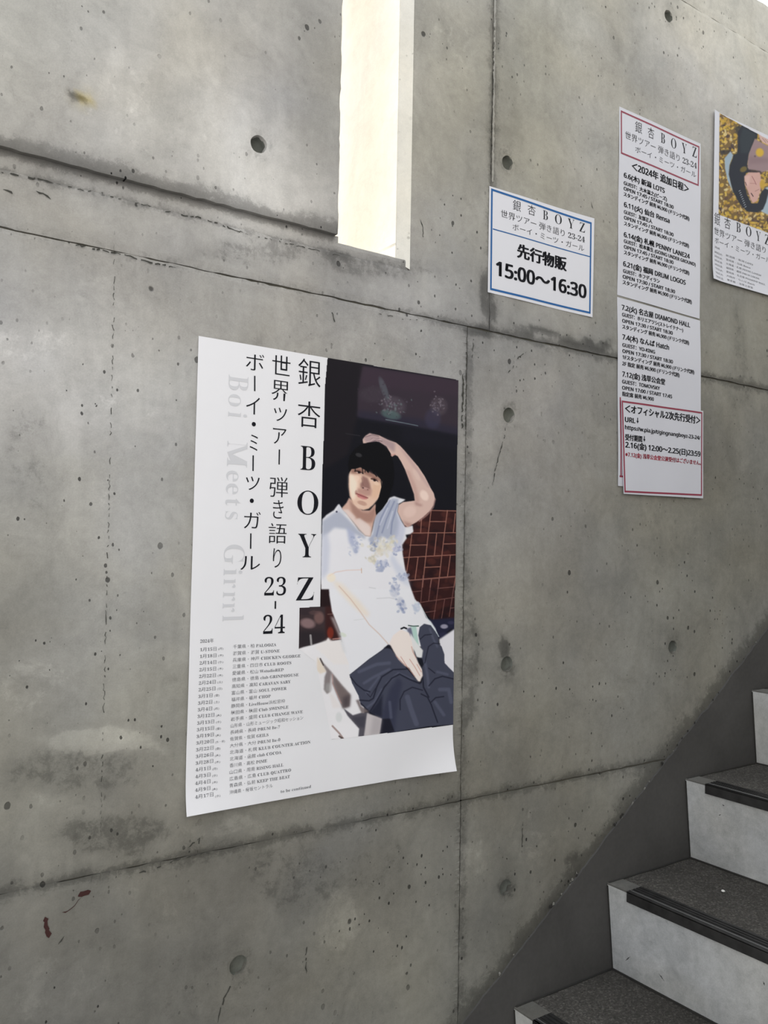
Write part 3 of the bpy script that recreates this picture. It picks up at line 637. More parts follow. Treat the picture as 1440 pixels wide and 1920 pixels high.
# left part of the picture behind the body
P([(250, 40), (330, 40), (420, 540), (250, 560)], (38, 25, 27), .6, 1, D); P([(70, 250), (252, 244), (310, 244), (430, 540), (300, 520), (70, 590)], (60, 48, 50), .6, 1, D)
P([(290, 240), (345, 240), (410, 470), (420, 520), (290, 520)], (58, 32, 32), 2, 1, D); Bl((150, 375), (60, 40), (138, 112, 112), .9, D, .2); Bl((240, 330), (40, 50), (122, 92, 88), .8, D); Bl((130, 285), (60, 25), (52, 42, 46), .8, D)
Bl((200, 290), (40, 18), (92, 70, 70), .6, D); P([(75, 430), (290, 430), (300, 520), (180, 560), (75, 580)], (44, 38, 42), 4, .9, D); Bl((330, 450), (26, 46), (128, 48, 34), .85, D); Ln([(310, 303), (345, 300)], 8, (120, 90, 84), 1, .7, D)
Ln([(350, 500), (420, 492)], 9, (200, 150, 140), 1, .8, D); Ln([(172, 470), (178, 540)], 16, (176, 172, 170), 1.2, .8, D)
# sun-bleached chair, sleeve and shirt in one pale mass
WH = (229, 226, 229)
P([(70, 600), (80, 575), (120, 562), (190, 545), (300, 512), (312, 488), (330, 515), (420, 505), (420, 520), (600, 640), (600, 1290), (430, 1292), (300, 1300), (70, 1330)], (231, 227, 228), .9, 1, D)
P([(300, 505), (316, 488), (350, 520), (410, 508), (430, 560), (500, 700), (360, 700), (200, 560)], (234, 226, 222), 2, .8, D)
P([(316, 40), (318, 45), (322, 150), (342, 280), (385, 385), (412, 455), (425, 560), (480, 700), (485, 780), (600, 700), (740, 590), (795, 545), (1060, 560), (1060, 400), (1180, 460), (1165, 415), (1128, 360), (1092, 330), (1062, 262), (1046, 222), (1004, 190), (975, 110), (935, 0), (930, -40), (300, -40)], (230, 228, 231), .6, 1, D)
P([(112, 930), (150, 890), (215, 848), (250, 800), (262, 793), (292, 842), (345, 900), (400, 970), (440, 1030), (500, 1078), (545, 1082), (562, 1030), (590, 905), (650, 840), (690, 770), (720, 735), (760, 722), (805, 738), (862, 752), (830, 775), (800, 790), (788, 860), (820, 940), (858, 1000), (925, 985), (932, 1042), (905, 1062), (862, 1070), (872, 1100), (830, 1160), (835, 1240), (860, 1400), (882, 1480), (905, 1560), (100, 1560), (98, 1480), (104, 1200)], WH, .6)
# blue grey shade on the shirt
SH = (168, 172, 188)
P([(112, 945), (200, 880), (262, 850), (345, 930), (420, 1010), (500, 1080), (500, 1110), (400, 1060), (340, 1020), (220, 1005), (160, 1060), (112, 1100)], SH, 2.2, .85)
P([(108, 1080), (160, 1050), (180, 1180), (165, 1400), (100, 1480)], (198, 200, 214), 3, .8); P([(330, 1000), (400, 1050), (440, 1190), (410, 1245), (350, 1130)], (166, 172, 198), 2.5, .8)
P([(585, 905), (690, 790), (740, 740), (800, 745), (780, 850), (810, 960), (800, 1060), (760, 1130), (700, 1110), (650, 1080), (620, 1150), (560, 1165), (525, 1110), (565, 1060)], (164, 169, 187), 2, .88)
P([(790, 860), (860, 1010), (850, 1070), (820, 1200), (760, 1230), (750, 1100), (790, 1000)], (190, 192, 210), 2.5, .7)
for l in ([(720, 760), (640, 920), (600, 1080)], [(760, 770), (690, 930), (650, 1050)], [(790, 790), (740, 960), (730, 1060)]): Ln(l, 14, (122, 128, 158), 1.8, .55)
for l in ([(700, 830), (630, 980)], [(745, 860), (700, 1010)]): Ln(l, 12, (205, 206, 220), 1.5, .6)
Bl((650, 1190), (80, 60), (206, 198, 178), .35, A, 0, .7); Bl((740, 1130), (40, 50), (214, 210, 200), .7); Bl((560, 1290), (40, 30), (214, 204, 182), .6, A, 0, .6)
Bl((645, 1335), (60, 36), (122, 134, 172), .35, A, 0, .8); Bl((630, 1385), (34, 20), (150, 156, 182), .7, A, 0, .5); Bl((780, 1200), (36, 26), (150, 152, 190), .4, A, 0, .6); Bl((580, 1150), (30, 24), (120, 130, 168), .4, A, 0, .4)
Bl((570, 1200), (30, 20), (150, 150, 150), .6, A, 0, .5); P([(740, 1230), (800, 1330), (860, 1400), (905, 1540), (830, 1500), (760, 1380), (720, 1300)], (196, 200, 216), 3, .65)
Ln([(170, 1440), (230, 1405), (330, 1388), (465, 1384)], 8, (220, 186, 172), 1.4, .6); Ln([(463, 1370), (465, 1412)], 6, (190, 150, 120), .8, .8); Bl((190, 1455), (40, 40), (244, 226, 196), .6)
Bl((765, 1470), (20, 14), (170, 180, 200), .6)
Bl((840, 120), (36, 50), (140, 146, 172), .3, D, 0, .9); Bl((895, 225), (32, 60), (132, 138, 166), .3, D, -.3, .9); Bl((905, 15), (40, 26), (150, 158, 188), .35, D, 0, .5); Bl((1015, 250), (28, 36), (182, 190, 208), .8, D, 0, .4)
for l in ([(640, 90), (690, 98)], [(700, 178), (800, 172), (865, 188)]): Ln(l, 6, (190, 188, 190), 1, .6, D)
Ln([(1000, 205), (1055, 250), (1100, 335), (1165, 430), (1192, 480)], 7, (212, 222, 224), .8, .8, D)
P([(340, 30), (420, 60), (560, 200), (640, 300), (620, 330), (500, 230), (400, 120)], (236, 218, 196), 4, .7, D)
Ln([(400, 80), (490, 180), (570, 285), (640, 385), (720, 460), (790, 538)], 8, (206, 176, 160), 1.6, .65, D); Ln([(520, 350), (600, 340)], 5, (200, 200, 196), 1, .5, D); Bl((430, 465), (30, 16), (206, 214, 190), .6, D, .4)
P([(330, 320), (360, 330), (420, 470), (460, 620), (430, 600), (395, 470)], (216, 214, 214), 2, .6, D)
# printed flowers on the shirt and glints on the glossy panel, as scattered flecks
def flecks(c, sp, n, cols, r0, r1, al, tr):
    for _ in range(n):
        g = cv.rs.normal(0, 1, 2); cv.blob((c[0]+g[0]*sp[0], c[1]+g[1]*sp[1]), (cv.rs.uniform(r0, r1), cv.rs.uniform(r0, r1)*.8), cols[cv.rs.randint(len(cols))], al, tr, cv.rs.uniform(0, 3), 4.8 if tr is A else 4.2353 if tr is D else 2.667)
BLU = [(120, 130, 166), (150, 158, 186), (176, 182, 202), (214, 214, 222)]; YEL = [(216, 206, 176), (228, 222, 208), (196, 190, 174), (222, 208, 186)]
flecks((650, 1340), (34, 24), 40, BLU, 8, 18, .42, A); flecks((650, 1200), (55, 50), 60, YEL, 10, 24, .35, A); flecks((740, 1130), (30, 30), 20, YEL+BLU[2:], 10, 20, .5, A); flecks((580, 1160), (20, 20), 14, BLU, 8, 16, .6, A)
flecks((780, 1200), (26, 20), 14, BLU, 8, 16, .5, A); flecks((400, 1150), (24, 60), 24, BLU[1:], 8, 20, .5, A); flecks((560, 1290), (30, 20), 16, YEL, 8, 16, .5, A); flecks((770, 1470), (24, 14), 8, BLU[1:], 8, 14, .5, A)
flecks((840, 115), (20, 34), 26, BLU, 8, 16, .42, D); flecks((893, 230), (16, 34), 24, BLU, 8, 15, .42, D); flecks((905, 10), (26, 16), 14, BLU[1:], 8, 16, .5, D); flecks((1015, 250), (14, 22), 10, BLU[2:], 8, 14, .5, D)
GL = [(120, 110, 118), (88, 80, 92), (66, 56, 66), (104, 120, 120)]
flecks((1060, 375), (32, 24), 90, GL, 3, 7, .55, B); flecks((1285, 375), (18, 20), 60, GL[:3], 3, 6, .6, B); flecks((960, 320), (40, 26), 40, [(66, 56, 66), (60, 50, 60)], 3, 8, .5, B)
# trousers
TRC = (68, 70, 85)
P([(485, 785), (560, 725), (640, 660), (742, 590), (790, 545), (832, 605), (900, 690), (1030, 842), (1052, 850), (1064, 790), (1052, 700), (1012, 655), (1062, 600), (1050, 560), (1028, 470), (1040, 405), (1075, 378), (1128, 390), (1165, 440), (1190, 490), (1188, 530), (1215, 560), (1236, 620), (1238, 690), (1325, 780), (1325, 1175), (1100, 1192), (720, 1255), (738, 1130), (655, 1082), (572, 1022), (556, 950), (505, 850)], TRC, .5, 1, D)
P([(742, 1080), (800, 900), (870, 800), (900, 850), (870, 1000), (850, 1100), (835, 1235), (720, 1250), (738, 1130)], (52, 54, 72), 3, .8, D)
P([(735, 1132), (800, 1130), (835, 1230), (720, 1252)], (31, 31, 42), 1, 1, D); P([(640, 1085), (700, 1010), (745, 930), (740, 1060), (738, 1130)], (36, 38, 52), 2, .9, D)
HI = (98, 101, 120)
for l, wd in (([(560, 760), (700, 700), (800, 690)], 26), ([(600, 850), (680, 800), (800, 740)], 22), ([(620, 930), (660, 880), (720, 800)], 16), ([(610, 1050), (680, 1000), (740, 900)], 16), ([(780, 850), (870, 770), (980, 820)], 16),
              ([(800, 1000), (810, 1120)], 22), ([(940, 960), (970, 1060), (1010, 1170)], 40), ([(1080, 680), (1100, 780), (1110, 880)], 22), ([(1180, 760), (1260, 780)], 20), ([(1200, 900), (1270, 900), (1290, 1000)], 30), ([(1120, 420), (1150, 500), (1180, 560)], 16), ([(1160, 1000), (1230, 1100)], 26)): Ln(l, wd, HI, 3, .5, D)
DK = (34, 35, 48)
for l, wd in (([(492, 800), (540, 860), (600, 905), (645, 918)], 10), ([(565, 985), (640, 990), (672, 970), (700, 880), (740, 800), (830, 742), (935, 738)], 11), ([(575, 1010), (640, 1075)], 10), ([(640, 1082), (700, 990), (760, 880), (820, 810), (880, 778), (960, 820), (1040, 852)], 12),
              ([(882, 1060), (882, 980), (915, 915), (980, 882), (1060, 905)], 9), ([(1050, 935), (1100, 960), (1130, 1020), (1180, 1160)], 10), ([(1060, 740), (1068, 880), (1110, 960)], 12), ([(1112, 870), (1160, 815), (1220, 795), (1325, 820)], 10),
              ([(1128, 1000), (1165, 965), (1230, 955)], 9), ([(1045, 500), (1080, 468), (1135, 462)], 8), ([(1080, 690), (1110, 560), (1150, 532), (1200, 538)], 8), ([(1110, 730), (1160, 770)], 8), ([(620, 930), (650, 960), (690, 890)], 6)): Ln(l, wd, DK, 1.1, .85, D)
P([(752, 575), (792, 545), (812, 580), (790, 572)], (22, 22, 30), .6, 1, D); Ln([(485, 785), (560, 725), (640, 660), (742, 590), (790, 548)], 5, (40, 42, 56), .6, .8, D)
# belt, pocket strip, hand
Ln([(893, 418), (915, 408), (935, 416)], 13, (24, 24, 30), .8, 1, D); Ln([(950, 392), (990, 398), (1030, 396)], 8, (30, 60, 50), .7, 1, D)
P([(935, 420), (972, 405), (1010, 520), (960, 470)], (96, 98, 120), 1.2, .9, D); P([(972, 402), (1012, 402), (1030, 520), (1034, 560), (1000, 530), (985, 470)], (178, 206, 196), .7, 1, D)
P([(965, 450), (1010, 520), (1066, 590), (1058, 645), (1020, 655), (1000, 600), (975, 560)], (226, 224, 222), .8, 1, D)
P([(1012, 640), (1060, 655), (1072, 700), (1050, 738)], (26, 27, 36), .8, 1, D)
HD = (240, 224, 216)
P([(800, 535), (830, 470), (890, 425), (955, 450), (975, 510), (985, 560), (1000, 620), (1030, 690), (1058, 740), (1064, 790), (1050, 815), (1042, 838), (1026, 835), (1000, 800), (955, 730), (925, 715), (870, 660), (835, 600)], HD, .6, 1, D)
for l in ([(975, 560), (985, 600), (1010, 650)], [(850, 630), (905, 690), (935, 716)], [(960, 660), (1000, 720), (1040, 790)], [(1018, 700), (1052, 760)], [(890, 640), (940, 720), (1000, 795)]): Ln(l, 6, (192, 140, 126), .8, .7, D)
# chair legs and gaps
P([(245, 645), (275, 690), (340, 760), (420, 860), (492, 940), (485, 1035), (430, 1050), (400, 980), (345, 850), (330, 920), (305, 935), (280, 900), (285, 800), (300, 762), (255, 690)], (134, 124, 124), 1.2, 1, D)
P([(350, 790), (430, 880), (490, 945), (480, 1030), (440, 1045), (400, 960)], (112, 98, 96), 2.5, .8, D); P([(430, 960), (492, 940), (485, 1035), (430, 1050)], (70, 62, 66), 3, .7, D); P([(300, 850), (330, 850), (345, 900), (320, 925), (290, 910)], (160, 158, 156), 2, .7, D)
P([(340, 760), (350, 830), (330, 930), (350, 940), (420, 1040), (350, 1050), (325, 940)], (228, 220, 218), 1.5, .9, D); Ln([(348, 780), (350, 850), (420, 1010)], 6, (190, 140, 132), 1, .6, D)
P([(435, 1048), (510, 1104), (575, 1085), (640, 1080), (620, 1130), (598, 1275), (550, 1272), (558, 1210), (470, 1110)], (86, 82, 90), .9, 1, D); P([(500, 1120), (610, 1110), (600, 1200), (560, 1200)], (66, 64, 74), 2, .8, D)
P([(535, 985), (560, 980), (575, 1030), (640, 1075), (580, 1090), (545, 1010)], (120, 108, 108), 1.2, .9, D)
P([(622, 1085), (738, 1130), (716, 1256), (594, 1272)], (196, 188, 188), .7, 1, D); P([(670, 1110), (738, 1132), (716, 1256), (640, 1265)], (168, 160, 162), 3, .7, D)
P([(226, 640), (256, 680), (300, 758), (250, 775), (222, 745)], (226, 212, 196), 1.2, 1, D); Ln([(348, 1190), (400, 1245), (432, 1290)], 14, (146, 122, 116), 1.5, .8, D); Ln([(400, 1270), (432, 1292)], 14, (66, 52, 50), 1, .8, D)
Ln([(250, 655), (275, 705)], 12, (60, 50, 48), .8, .7, D); Bl((400, 1120), (26, 40), (204, 206, 204), .6, D)
# raised arm
SK = (214, 182, 170)
P([(476, 210), (500, 180), (538, 156), (560, 162), (625, 176), (700, 214), (775, 240), (815, 272), (850, 310), (900, 370), (975, 455), (1035, 545), (1085, 645), (1115, 695), (1127, 745), (1115, 800), (1085, 850), (1020, 910), (960, 955), (880, 1000), (850, 978), (820, 925), (790, 862), (800, 800), (840, 775), (900, 768), (945, 762), (938, 705), (905, 610), (860, 490), (820, 410), (790, 362), (765, 350), (738, 368), (728, 340), (690, 275), (620, 230), (565, 228), (520, 246), (478, 245)], SK, .5)
P([(476, 210), (538, 156), (700, 214), (770, 245), (760, 330), (690, 275), (620, 230), (520, 246)], (150, 128, 134), 2.5, .65)
P([(775, 240), (900, 370), (1085, 645), (1060, 640), (960, 500), (850, 350)], (184, 152, 150), 2, .6); P([(860, 480), (905, 600), (940, 700), (950, 765), (990, 780), (960, 640), (900, 500)], (188, 148, 138), 2, .6)
Bl((1030, 715), (34, 50), (242, 216, 202), .8, A, -.5); Bl((900, 860), (60, 50), (230, 200, 188), .6, A, -.6); Bl((960, 530), (20, 60), (226, 198, 186), .5, A, -.5)
P([(940, 765), (985, 790), (1020, 800), (1000, 815), (950, 800)], (162, 122, 116), 2, .7); Ln([(985, 945), (1060, 885), (1110, 820), (1127, 750)], 14, (170, 132, 126), 2, .7); P([(830, 940), (880, 1000), (930, 970), (880, 960)], (160, 120, 112), 2.5, .7)
for l in ([(500, 190), (560, 170), (620, 185)], [(520, 242), (560, 205), (620, 205)], [(560, 235), (600, 215), (650, 230)]): Ln(l, 8, (112, 92, 98), .8, .7)
Ln([(520, 236), (570, 206), (640, 214)], 9, (206, 178, 176), .9, .7); Ln([(730, 355), (765, 345)], 12, (206, 150, 140), 1, .8)
# neck and collar
P([(282, 835), (330, 780), (352, 735), (400, 780), (470, 850), (540, 850), (590, 790), (600, 880), (575, 950), (558, 1030), (545, 1085), (500, 1075), (440, 1010), (390, 950), (330, 880)], (206, 168, 152), .8)
P([(350, 750), (400, 800), (470, 862), (530, 868), (600, 800), (590, 900), (560, 960), (500, 960), (430, 930), (380, 870)], (150, 110, 98), 2.5, .65); P([(430, 930), (540, 1000), (550, 1075), (500, 1072), (450, 1010)], (218, 196, 184), 2.5, .7)
P([(284, 840), (345, 842), (392, 890), (412, 915), (400, 930), (450, 920), (520, 970), (548, 1000), (545, 1082), (500, 1078), (440, 1030), (380, 950), (330, 900)], (232, 214, 208), 1.5, .75)
P([(262, 793), (292, 842), (340, 895), (300, 880), (240, 850)], (206, 206, 214), 1, .8); Bl((240, 862), (9, 9), (60, 60, 80), .9)
# face
P([(352, 540), (358, 500), (372, 476), (450, 462), (520, 500), (600, 540), (648, 575), (650, 640), (638, 700), (612, 748), (570, 800), (528, 835), (480, 848), (430, 830), (385, 785), (358, 715), (350, 620)], (226, 190, 168), .7)
P([(352, 540), (370, 500), (400, 540), (430, 600), (420, 690), (400, 760), (372, 740), (352, 650)], (246, 222, 202), 2.2, .9); P([(560, 620), (648, 590), (640, 680), (600, 740), (545, 740), (560, 680)], (222, 182, 154), 2.5, .8)
P([(372, 476), (450, 460), (545, 505), (648, 572), (648, 600), (560, 560), (470, 520), (400, 520), (360, 520)], (126, 86, 76), 2.2, .75)
P([(468, 535), (520, 560), (540, 610), (548, 660), (505, 672), (455, 645), (452, 612), (470, 590)], (136, 98, 92), 1.5, .85); Bl((500, 655), (34, 12), (214, 176, 164), .7, A, .3); Bl((478, 648), (9, 6), (60, 36, 34), .9, A, .3); Bl((520, 664), (8, 5), (70, 42, 38), .8, A, .3)
P([(430, 650), (560, 660), (548, 720), (500, 722), (420, 690)], (166, 122, 114), 2, .65); Bl((415, 690), (12, 22), (150, 108, 98), .5, A)
P([(412, 692), (452, 700), (500, 722), (524, 736), (512, 748), (470, 748), (430, 728)], (184, 112, 110), .8, .95); Ln([(414, 696), (460, 716), (522, 738)], 6, (112, 60, 60), .8, .85); Bl((470, 742), (28, 7), (214, 150, 146), .7, A, .4)
Bl((470, 785), (44, 20), (176, 132, 118), .6, A, .3); Bl((450, 812), (40, 14), (226, 196, 178), .6, A, .3)
for c, w_ in (((440, 503), 34), ((580, 574), 30)):
    Bl((c[0], c[1]-4), (w_, 16), (120, 84, 76), .7, A, .35); Ln([(c[0]-w_, c[1]-8), (c[0], c[1]-6), (c[0]+w_, c[1]+14)], 8, (40, 24, 24), .8, .95); Bl((c[0]+2, c[1]+5), (13, 10), (34, 22, 24), 1.); Bl((c[0]-16, c[1]+6), (8, 5), (206, 186, 178), .7); Bl((c[0]+22, c[1]+14), (7, 4), (214, 190, 178), .7)
Bl((600, 610), (26, 14), (236, 206, 182), .6, A, .3); Bl((420, 560), (26, 26), (240, 212, 192), .6); Ln([(352, 560), (352, 640), (362, 720), (388, 785)], 6, (190, 148, 130), 1, .6)
# hair
HR_ = (12, 12, 16)
P([(350, 520), (342, 440), (358, 360), (400, 300), (450, 262), (520, 240), (600, 232), (660, 262), (720, 330), (752, 420), (762, 520), (752, 620), (722, 700), (700, 770), (650, 840), (596, 890), (590, 840), (600, 780), (628, 712), (648, 640), (650, 590), (622, 552), (604, 530), (590, 500), (574, 520), (548, 480), (520, 512), (500, 484), (478, 478), (462, 460), (430, 470), (400, 478), (376, 478), (362, 500)], HR_, .5)
for l in ([(470, 470), (478, 520)], [(410, 470), (404, 500)], [(560, 490), (600, 545)], [(640, 580), (646, 640), (626, 720)], [(520, 480), (528, 510)], [(500, 480), (496, 506)]): Ln(l, 8, HR_, .8, .9)
Bl((440, 352), (30, 18), (66, 64, 66), .7, A, .3, .6); Ln([(466, 560), (478, 620)], 5, (110, 78, 72), 1, .5)
pw = .80/.72
PICT = [(613.5, 671.5), (860.5, 713), (858, 745), (848.2, 1358.3), (637.5, 1384.5), (500, 1402), (540, 1216), (558.5, 1214), (560.5, 1139.4), (599, 1137.2), (600, 1091), (603, 900), (607, 800), (609, 720)]
# paper shows through where the picture bleeds into white
cv.poly([(540, 1214.6), (560, 1212), (598, 1200), (640, 1240), (640, 1300), (637, 1390), (540, 1400)], (231, 228, 230), 1.0, 0.0)
PICT = [(613.5, 671.2), (858.7, 712.8), (858.2, 740), (847.6, 1358.3), (637.5, 1384.2), (620, 1386), (612, 1340), (590, 1240), (558.6, 1216), (560.5, 1139.4), (599, 1137.2), (600, 1091), (603, 900), (607, 800), (609, 720)]
print_mesh(S1, cv, PICT, .00085, ps, 1.06)
L3 = T(340, 640, 3.3107)
for ch, c, wh, st in (('銀', (793, 197), (140, 168), 'mincho'), ('杏', (790, 455), (140, 162), 'mincho'), ('B', (783, 726), (92, 148), 'light'), ('O', (782, 1002), (130, 150), 'light'), ('Y', (776, 1268), (112, 145), 'light'), ('Z', (765, 1536), (112, 142), 'light'),
                      ('世', (618, 150), (113, 122), 'mincho'), ('界', (615, 308), (115, 125), 'mincho'), ('ツ', (612, 455), (82, 84), 'mincho'), ('ア', (607, 590), (84, 96), 'mincho'), ('弾', (602, 905), (114, 125), 'mincho'), ('き', (598, 1043), (66, 115), 'mincho'), ('語', (594, 1192), (113, 125), 'mincho'), ('り', (592, 1345), (52, 120), 'mincho'),
                      ('23', (580, 1520), (134, 116), 'light'), ('24', (572, 1754), (134, 118), 'light'),
                      ('ボ', (455, 130), (113, 105), 'mincho'), ('イ', (442, 400), (84, 108), 'mincho'), ('ミ', (447, 630), (50, 98), 'mincho'), ('ツ', (440, 882), (86, 84), 'mincho'), ('ガ', (437, 1110), (103, 104), 'mincho'), ('ル', (425, 1375), (122, 86), 'mincho')):
    S1.fit(ch, c, wh, st, M['ink'], ps, L3)
for (a, b, wd) in (((606, 672), (604, 765), .0024), ((453, 215), (453, 310), .0024), ((443, 708), (442, 805), .0024), ((428, 1192), (427, 1288), .0024), ((581, 1612), (580, 1660), .0028)): S1.bar(L3(*a), L3(*b), wd, M['ink'], ps, 'lettering')
def dot(s, c, r, tr, mat, parent):
    x, z = on_wall(*tr(*c)); v = [(x, z)]+[(x+r*math.cos(t/16*2*math.pi), z+r*math.sin(t/16*2*math.pi)) for t in range(16)]
    s.put(np.array(v), [(0, 1+(i+1) % 16, 1+i) for i in range(16)], mat, parent, 'lettering')
dot(S1, (447, 515), .0036, L3, M['ink'], ps); dot(S1, (434, 990), .0036, L3, M['ink'], ps)
for s_, c, wh in (('Boi', (352, 343), (126, 256), ), ('Meets', (341, 866), (130, 480)), ('Girrl', (318, 1500), (132, 478))):
    # letters spaced out by hand, turned a quarter
    y0 = c[1]-wh[1]/2
    if s_ == 'Boi': lay = [('B', 352, 260, 122, 92), ('o', 328, 366, 78, 74), ('i', 347, 458, 118, 32)]
    elif s_ == 'Meets': lay = [('M', 345, 702, 126, 158), ('e', 313, 836, 76, 66), ('e', 311, 916, 76, 66), ('t', 317, 1000, 96, 46), ('s', 307, 1080, 78, 50)]
    else: lay = [('G', 325, 1322, 130, 120), ('i', 318, 1432, 116, 40), ('r', 297, 1502, 74, 56), ('r', 294, 1582, 74, 56), ('r', 291, 1652, 74, 56), ('l', 318, 1718, 130, 36)]
    for ch, x_, y_, w_, h_ in lay: S1.fit(ch, (x_, y_), (w_, h_), 'light', M['pale_ink'], ps, L3, 'faint_lettering', True)
K5 = T(350, 1190, 5.76)
S1.line('2024年', (140, 88), (285, 80), .0072, 'slim', M['grey_ink'], ps, 'fine_print', K5)
dates = ['1月15日(月)', '1月18日(木)', '2月14日(水)', '2月15日(木)', '2月22日(木)', '2月24日(土)', '2月25日(日)', '3月1日(金)', '3月2日(土)', '3月4日(月)', '3月12日(火)', '3月13日(水)', '3月15日(金)', '3月19日(火)', '3月20日(水・祝)', '3月22日(金)', '3月26日(火)', '3月28日(木)', '4月1日(月)', '4月3日(水)', '4月4日(木)', '4月9日(火)', '4月17日(水)']
wide = [315, 315, 313, 311, 308, 306, 303, 272, 270, 268, 293, 291, 290, 288, 286, 284, 281, 279, 250, 248, 246, 243, 272]
ven = ['千葉県・柏 PALOOZA', '滋賀県・滋賀 U-STONE', '兵庫県・神戸 CHICKEN GEORGE', '三重県・四日市 CLUB ROOTS', '愛媛県・松山 WstudioRED', '徳島県・徳島 club GRINDHOUSE', '高知県・高知 CARAVAN SARY', '富山県・富山 SOUL POWER', '福井県・福井 CHOP', '静岡県・LiveHouse浜松窓枠', '秋田県・秋田 Club SWINDLE', '岩手県・盛岡 CLUB CHANGE WAVE', '山形県・山形ミュージック昭和セッション', '長崎県・長崎 DRUM Be-7', '佐賀県・佐賀 GEILS', '大分県・大分 DRUM Be-0', '北海道・札幌 KLUB COUNTER ACTION', '北海道・函館 club COCOA', '香川県・高松 DIME', '山口県・周南 RISING HALL', '広島県・広島 CLUB QUATTRO', '青森県・弘前 KEEP THE BEAT', '沖縄県・桜坂セントラル']
vend = [960, 995, 1220, 1120, 1040, 1200, 1115, 1070, 900, 1055, 1090, 1245, 1250, 1000, 875, 1000, 1325, 1010, 855, 1030, 1110, 1095, 910]
for i in range(23):
    x0 = 138-2.86*i; y0 = 178+72.05*i
    d_, p_ = dates[i].split('(')
    S1.line(d_, (x0, y0), (wide[i], y0-12), .0068, 'slim', M['grey_ink'], ps, 'fine_print', K5, res=1)
    S1.line('('+p_, (wide[i]+18, y0-16), (wide[i]+(122 if i == 14 else 76), y0-22), .0042, 'slim', M['grey_ink'], ps, 'fine_print', K5, res=1)
    S1.line(ven[i], (495-2.27*i, 148+71.1*i), (vend[i], 100+70*i), .0068, 'slim', M['grey_ink'], ps, 'fine_print', K5, res=1)
S1.line('to be continued', (995, 1700), (1325, 1640), .0068, 'slim', M['grey_ink'], ps, 'fine_print', K5, res=1)

# ------------------------------------------------------------------ BLUE BORDERED NOTICE
K8 = T(900, 340, 6.2609)
def blift(u, v): return .0018*np.clip((u-.8)/.2, 0, 1)**2+.001*np.sin(u*5)**2
S2 = Sheet([(917, 349), (1112, 410.5), (1108.5, 595.5), (914, 548)], .001, blift)
n2 = empty('blue_bordered_notice'); tag(n2, 'small white notice with a blue printed border and large black opening times', 'notice')
S2.sheet(M['notice_sheet'], n2, 30, 20)
S2.frame([K8(*p) for p in ((126, 84), (1296, 488), (1283, 1560), (113, 1275))], .0042, M['blue'], n2)
S2.bar(K8(145, 560), K8(1280, 890), .0022, M['blue'], n2)
for ch, c, wh, st in (('銀', (425, 290), (92, 122), 'mincho'), ('杏', (598, 342), (92, 118), 'mincho'), ('B', (762, 400), (58, 105), 'roman'), ('O', (915, 448), (80, 112), 'roman'), ('Y', (1062, 500), (76, 110), 'roman'), ('Z', (1190, 545), (64, 108), 'roman')): S2.fit(ch, c, wh, st, M['soft_ink'], n2, K8)
S2.line('世界ツアー 弾き語り 23-24', (240, 412), (1220, 715), .0168, 'mincho', M['soft_ink'], n2, 'lettering', K8, res=3)
S2.line('ボーイ・ミーツ・ガール', (375, 566), (1212, 790), .0150, 'mincho', M['soft_ink'], n2, 'lettering', K8, res=3)
S2.line('先行物販', (425, 878), (1012, 1040), .0305, 'bold', M['ink'], n2, 'lettering', K8, res=3)
S2.line('15:00～16:30', (180, 1100), (1238, 1370), .0385, 'bold', M['ink'], n2, 'lettering', K8, res=4)

# ------------------------------------------------------------------ RED HEADED SCHEDULE SHEETS
KE = T(1140, 190, 4.6829); KF = T(1140, 540, 4.6829)
def clift(u, v): return .001*np.sin(v*6)**2+.0009*np.sin(u*4)**2
S3 = Sheet([(1160.5, 200), (1312.5, 270), (1310.5, 598), (1156.5, 553)], .0012, clift)
n3 = empty('red_headed_schedule_sheet'); tag(n3, 'tall white schedule sheet with a red framed heading, upper of two', 'notice', 'schedule sheets pasted one above the other')
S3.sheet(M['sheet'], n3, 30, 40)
S3.frame([KE(*p) for p in ((108, 80), (797, 398), (787, 748), (106, 462))], .0038, M['red'], n3)
for ch, c, wh, st in (('銀', (262, 232), (58, 98), 'mincho'), ('杏', (370, 282), (54, 95), 'mincho'), ('B', (475, 328), (36, 84), 'roman'), ('O', (571, 372), (46, 88), 'roman'), ('Y', (665, 415), (42, 86), 'roman'), ('Z', (754, 448), (38, 88), 'roman')): S3.fit(ch, c, wh, st, M['soft_ink'], n3, KE)
S3.line('世界ツアー 弾き語り 23-24', (145, 322), (772, 590), .0195, 'mincho', M['soft_ink'], n3, 'lettering', KE, res=2)
S3.line('ボーイ・ミーツ・ガール', (232, 445), (765, 655), .0165, 'mincho', M['soft_ink'], n3, 'lettering', KE, res=2)
PR = 'スタンディング 前売 ¥6,900 (ドリンク代別)'
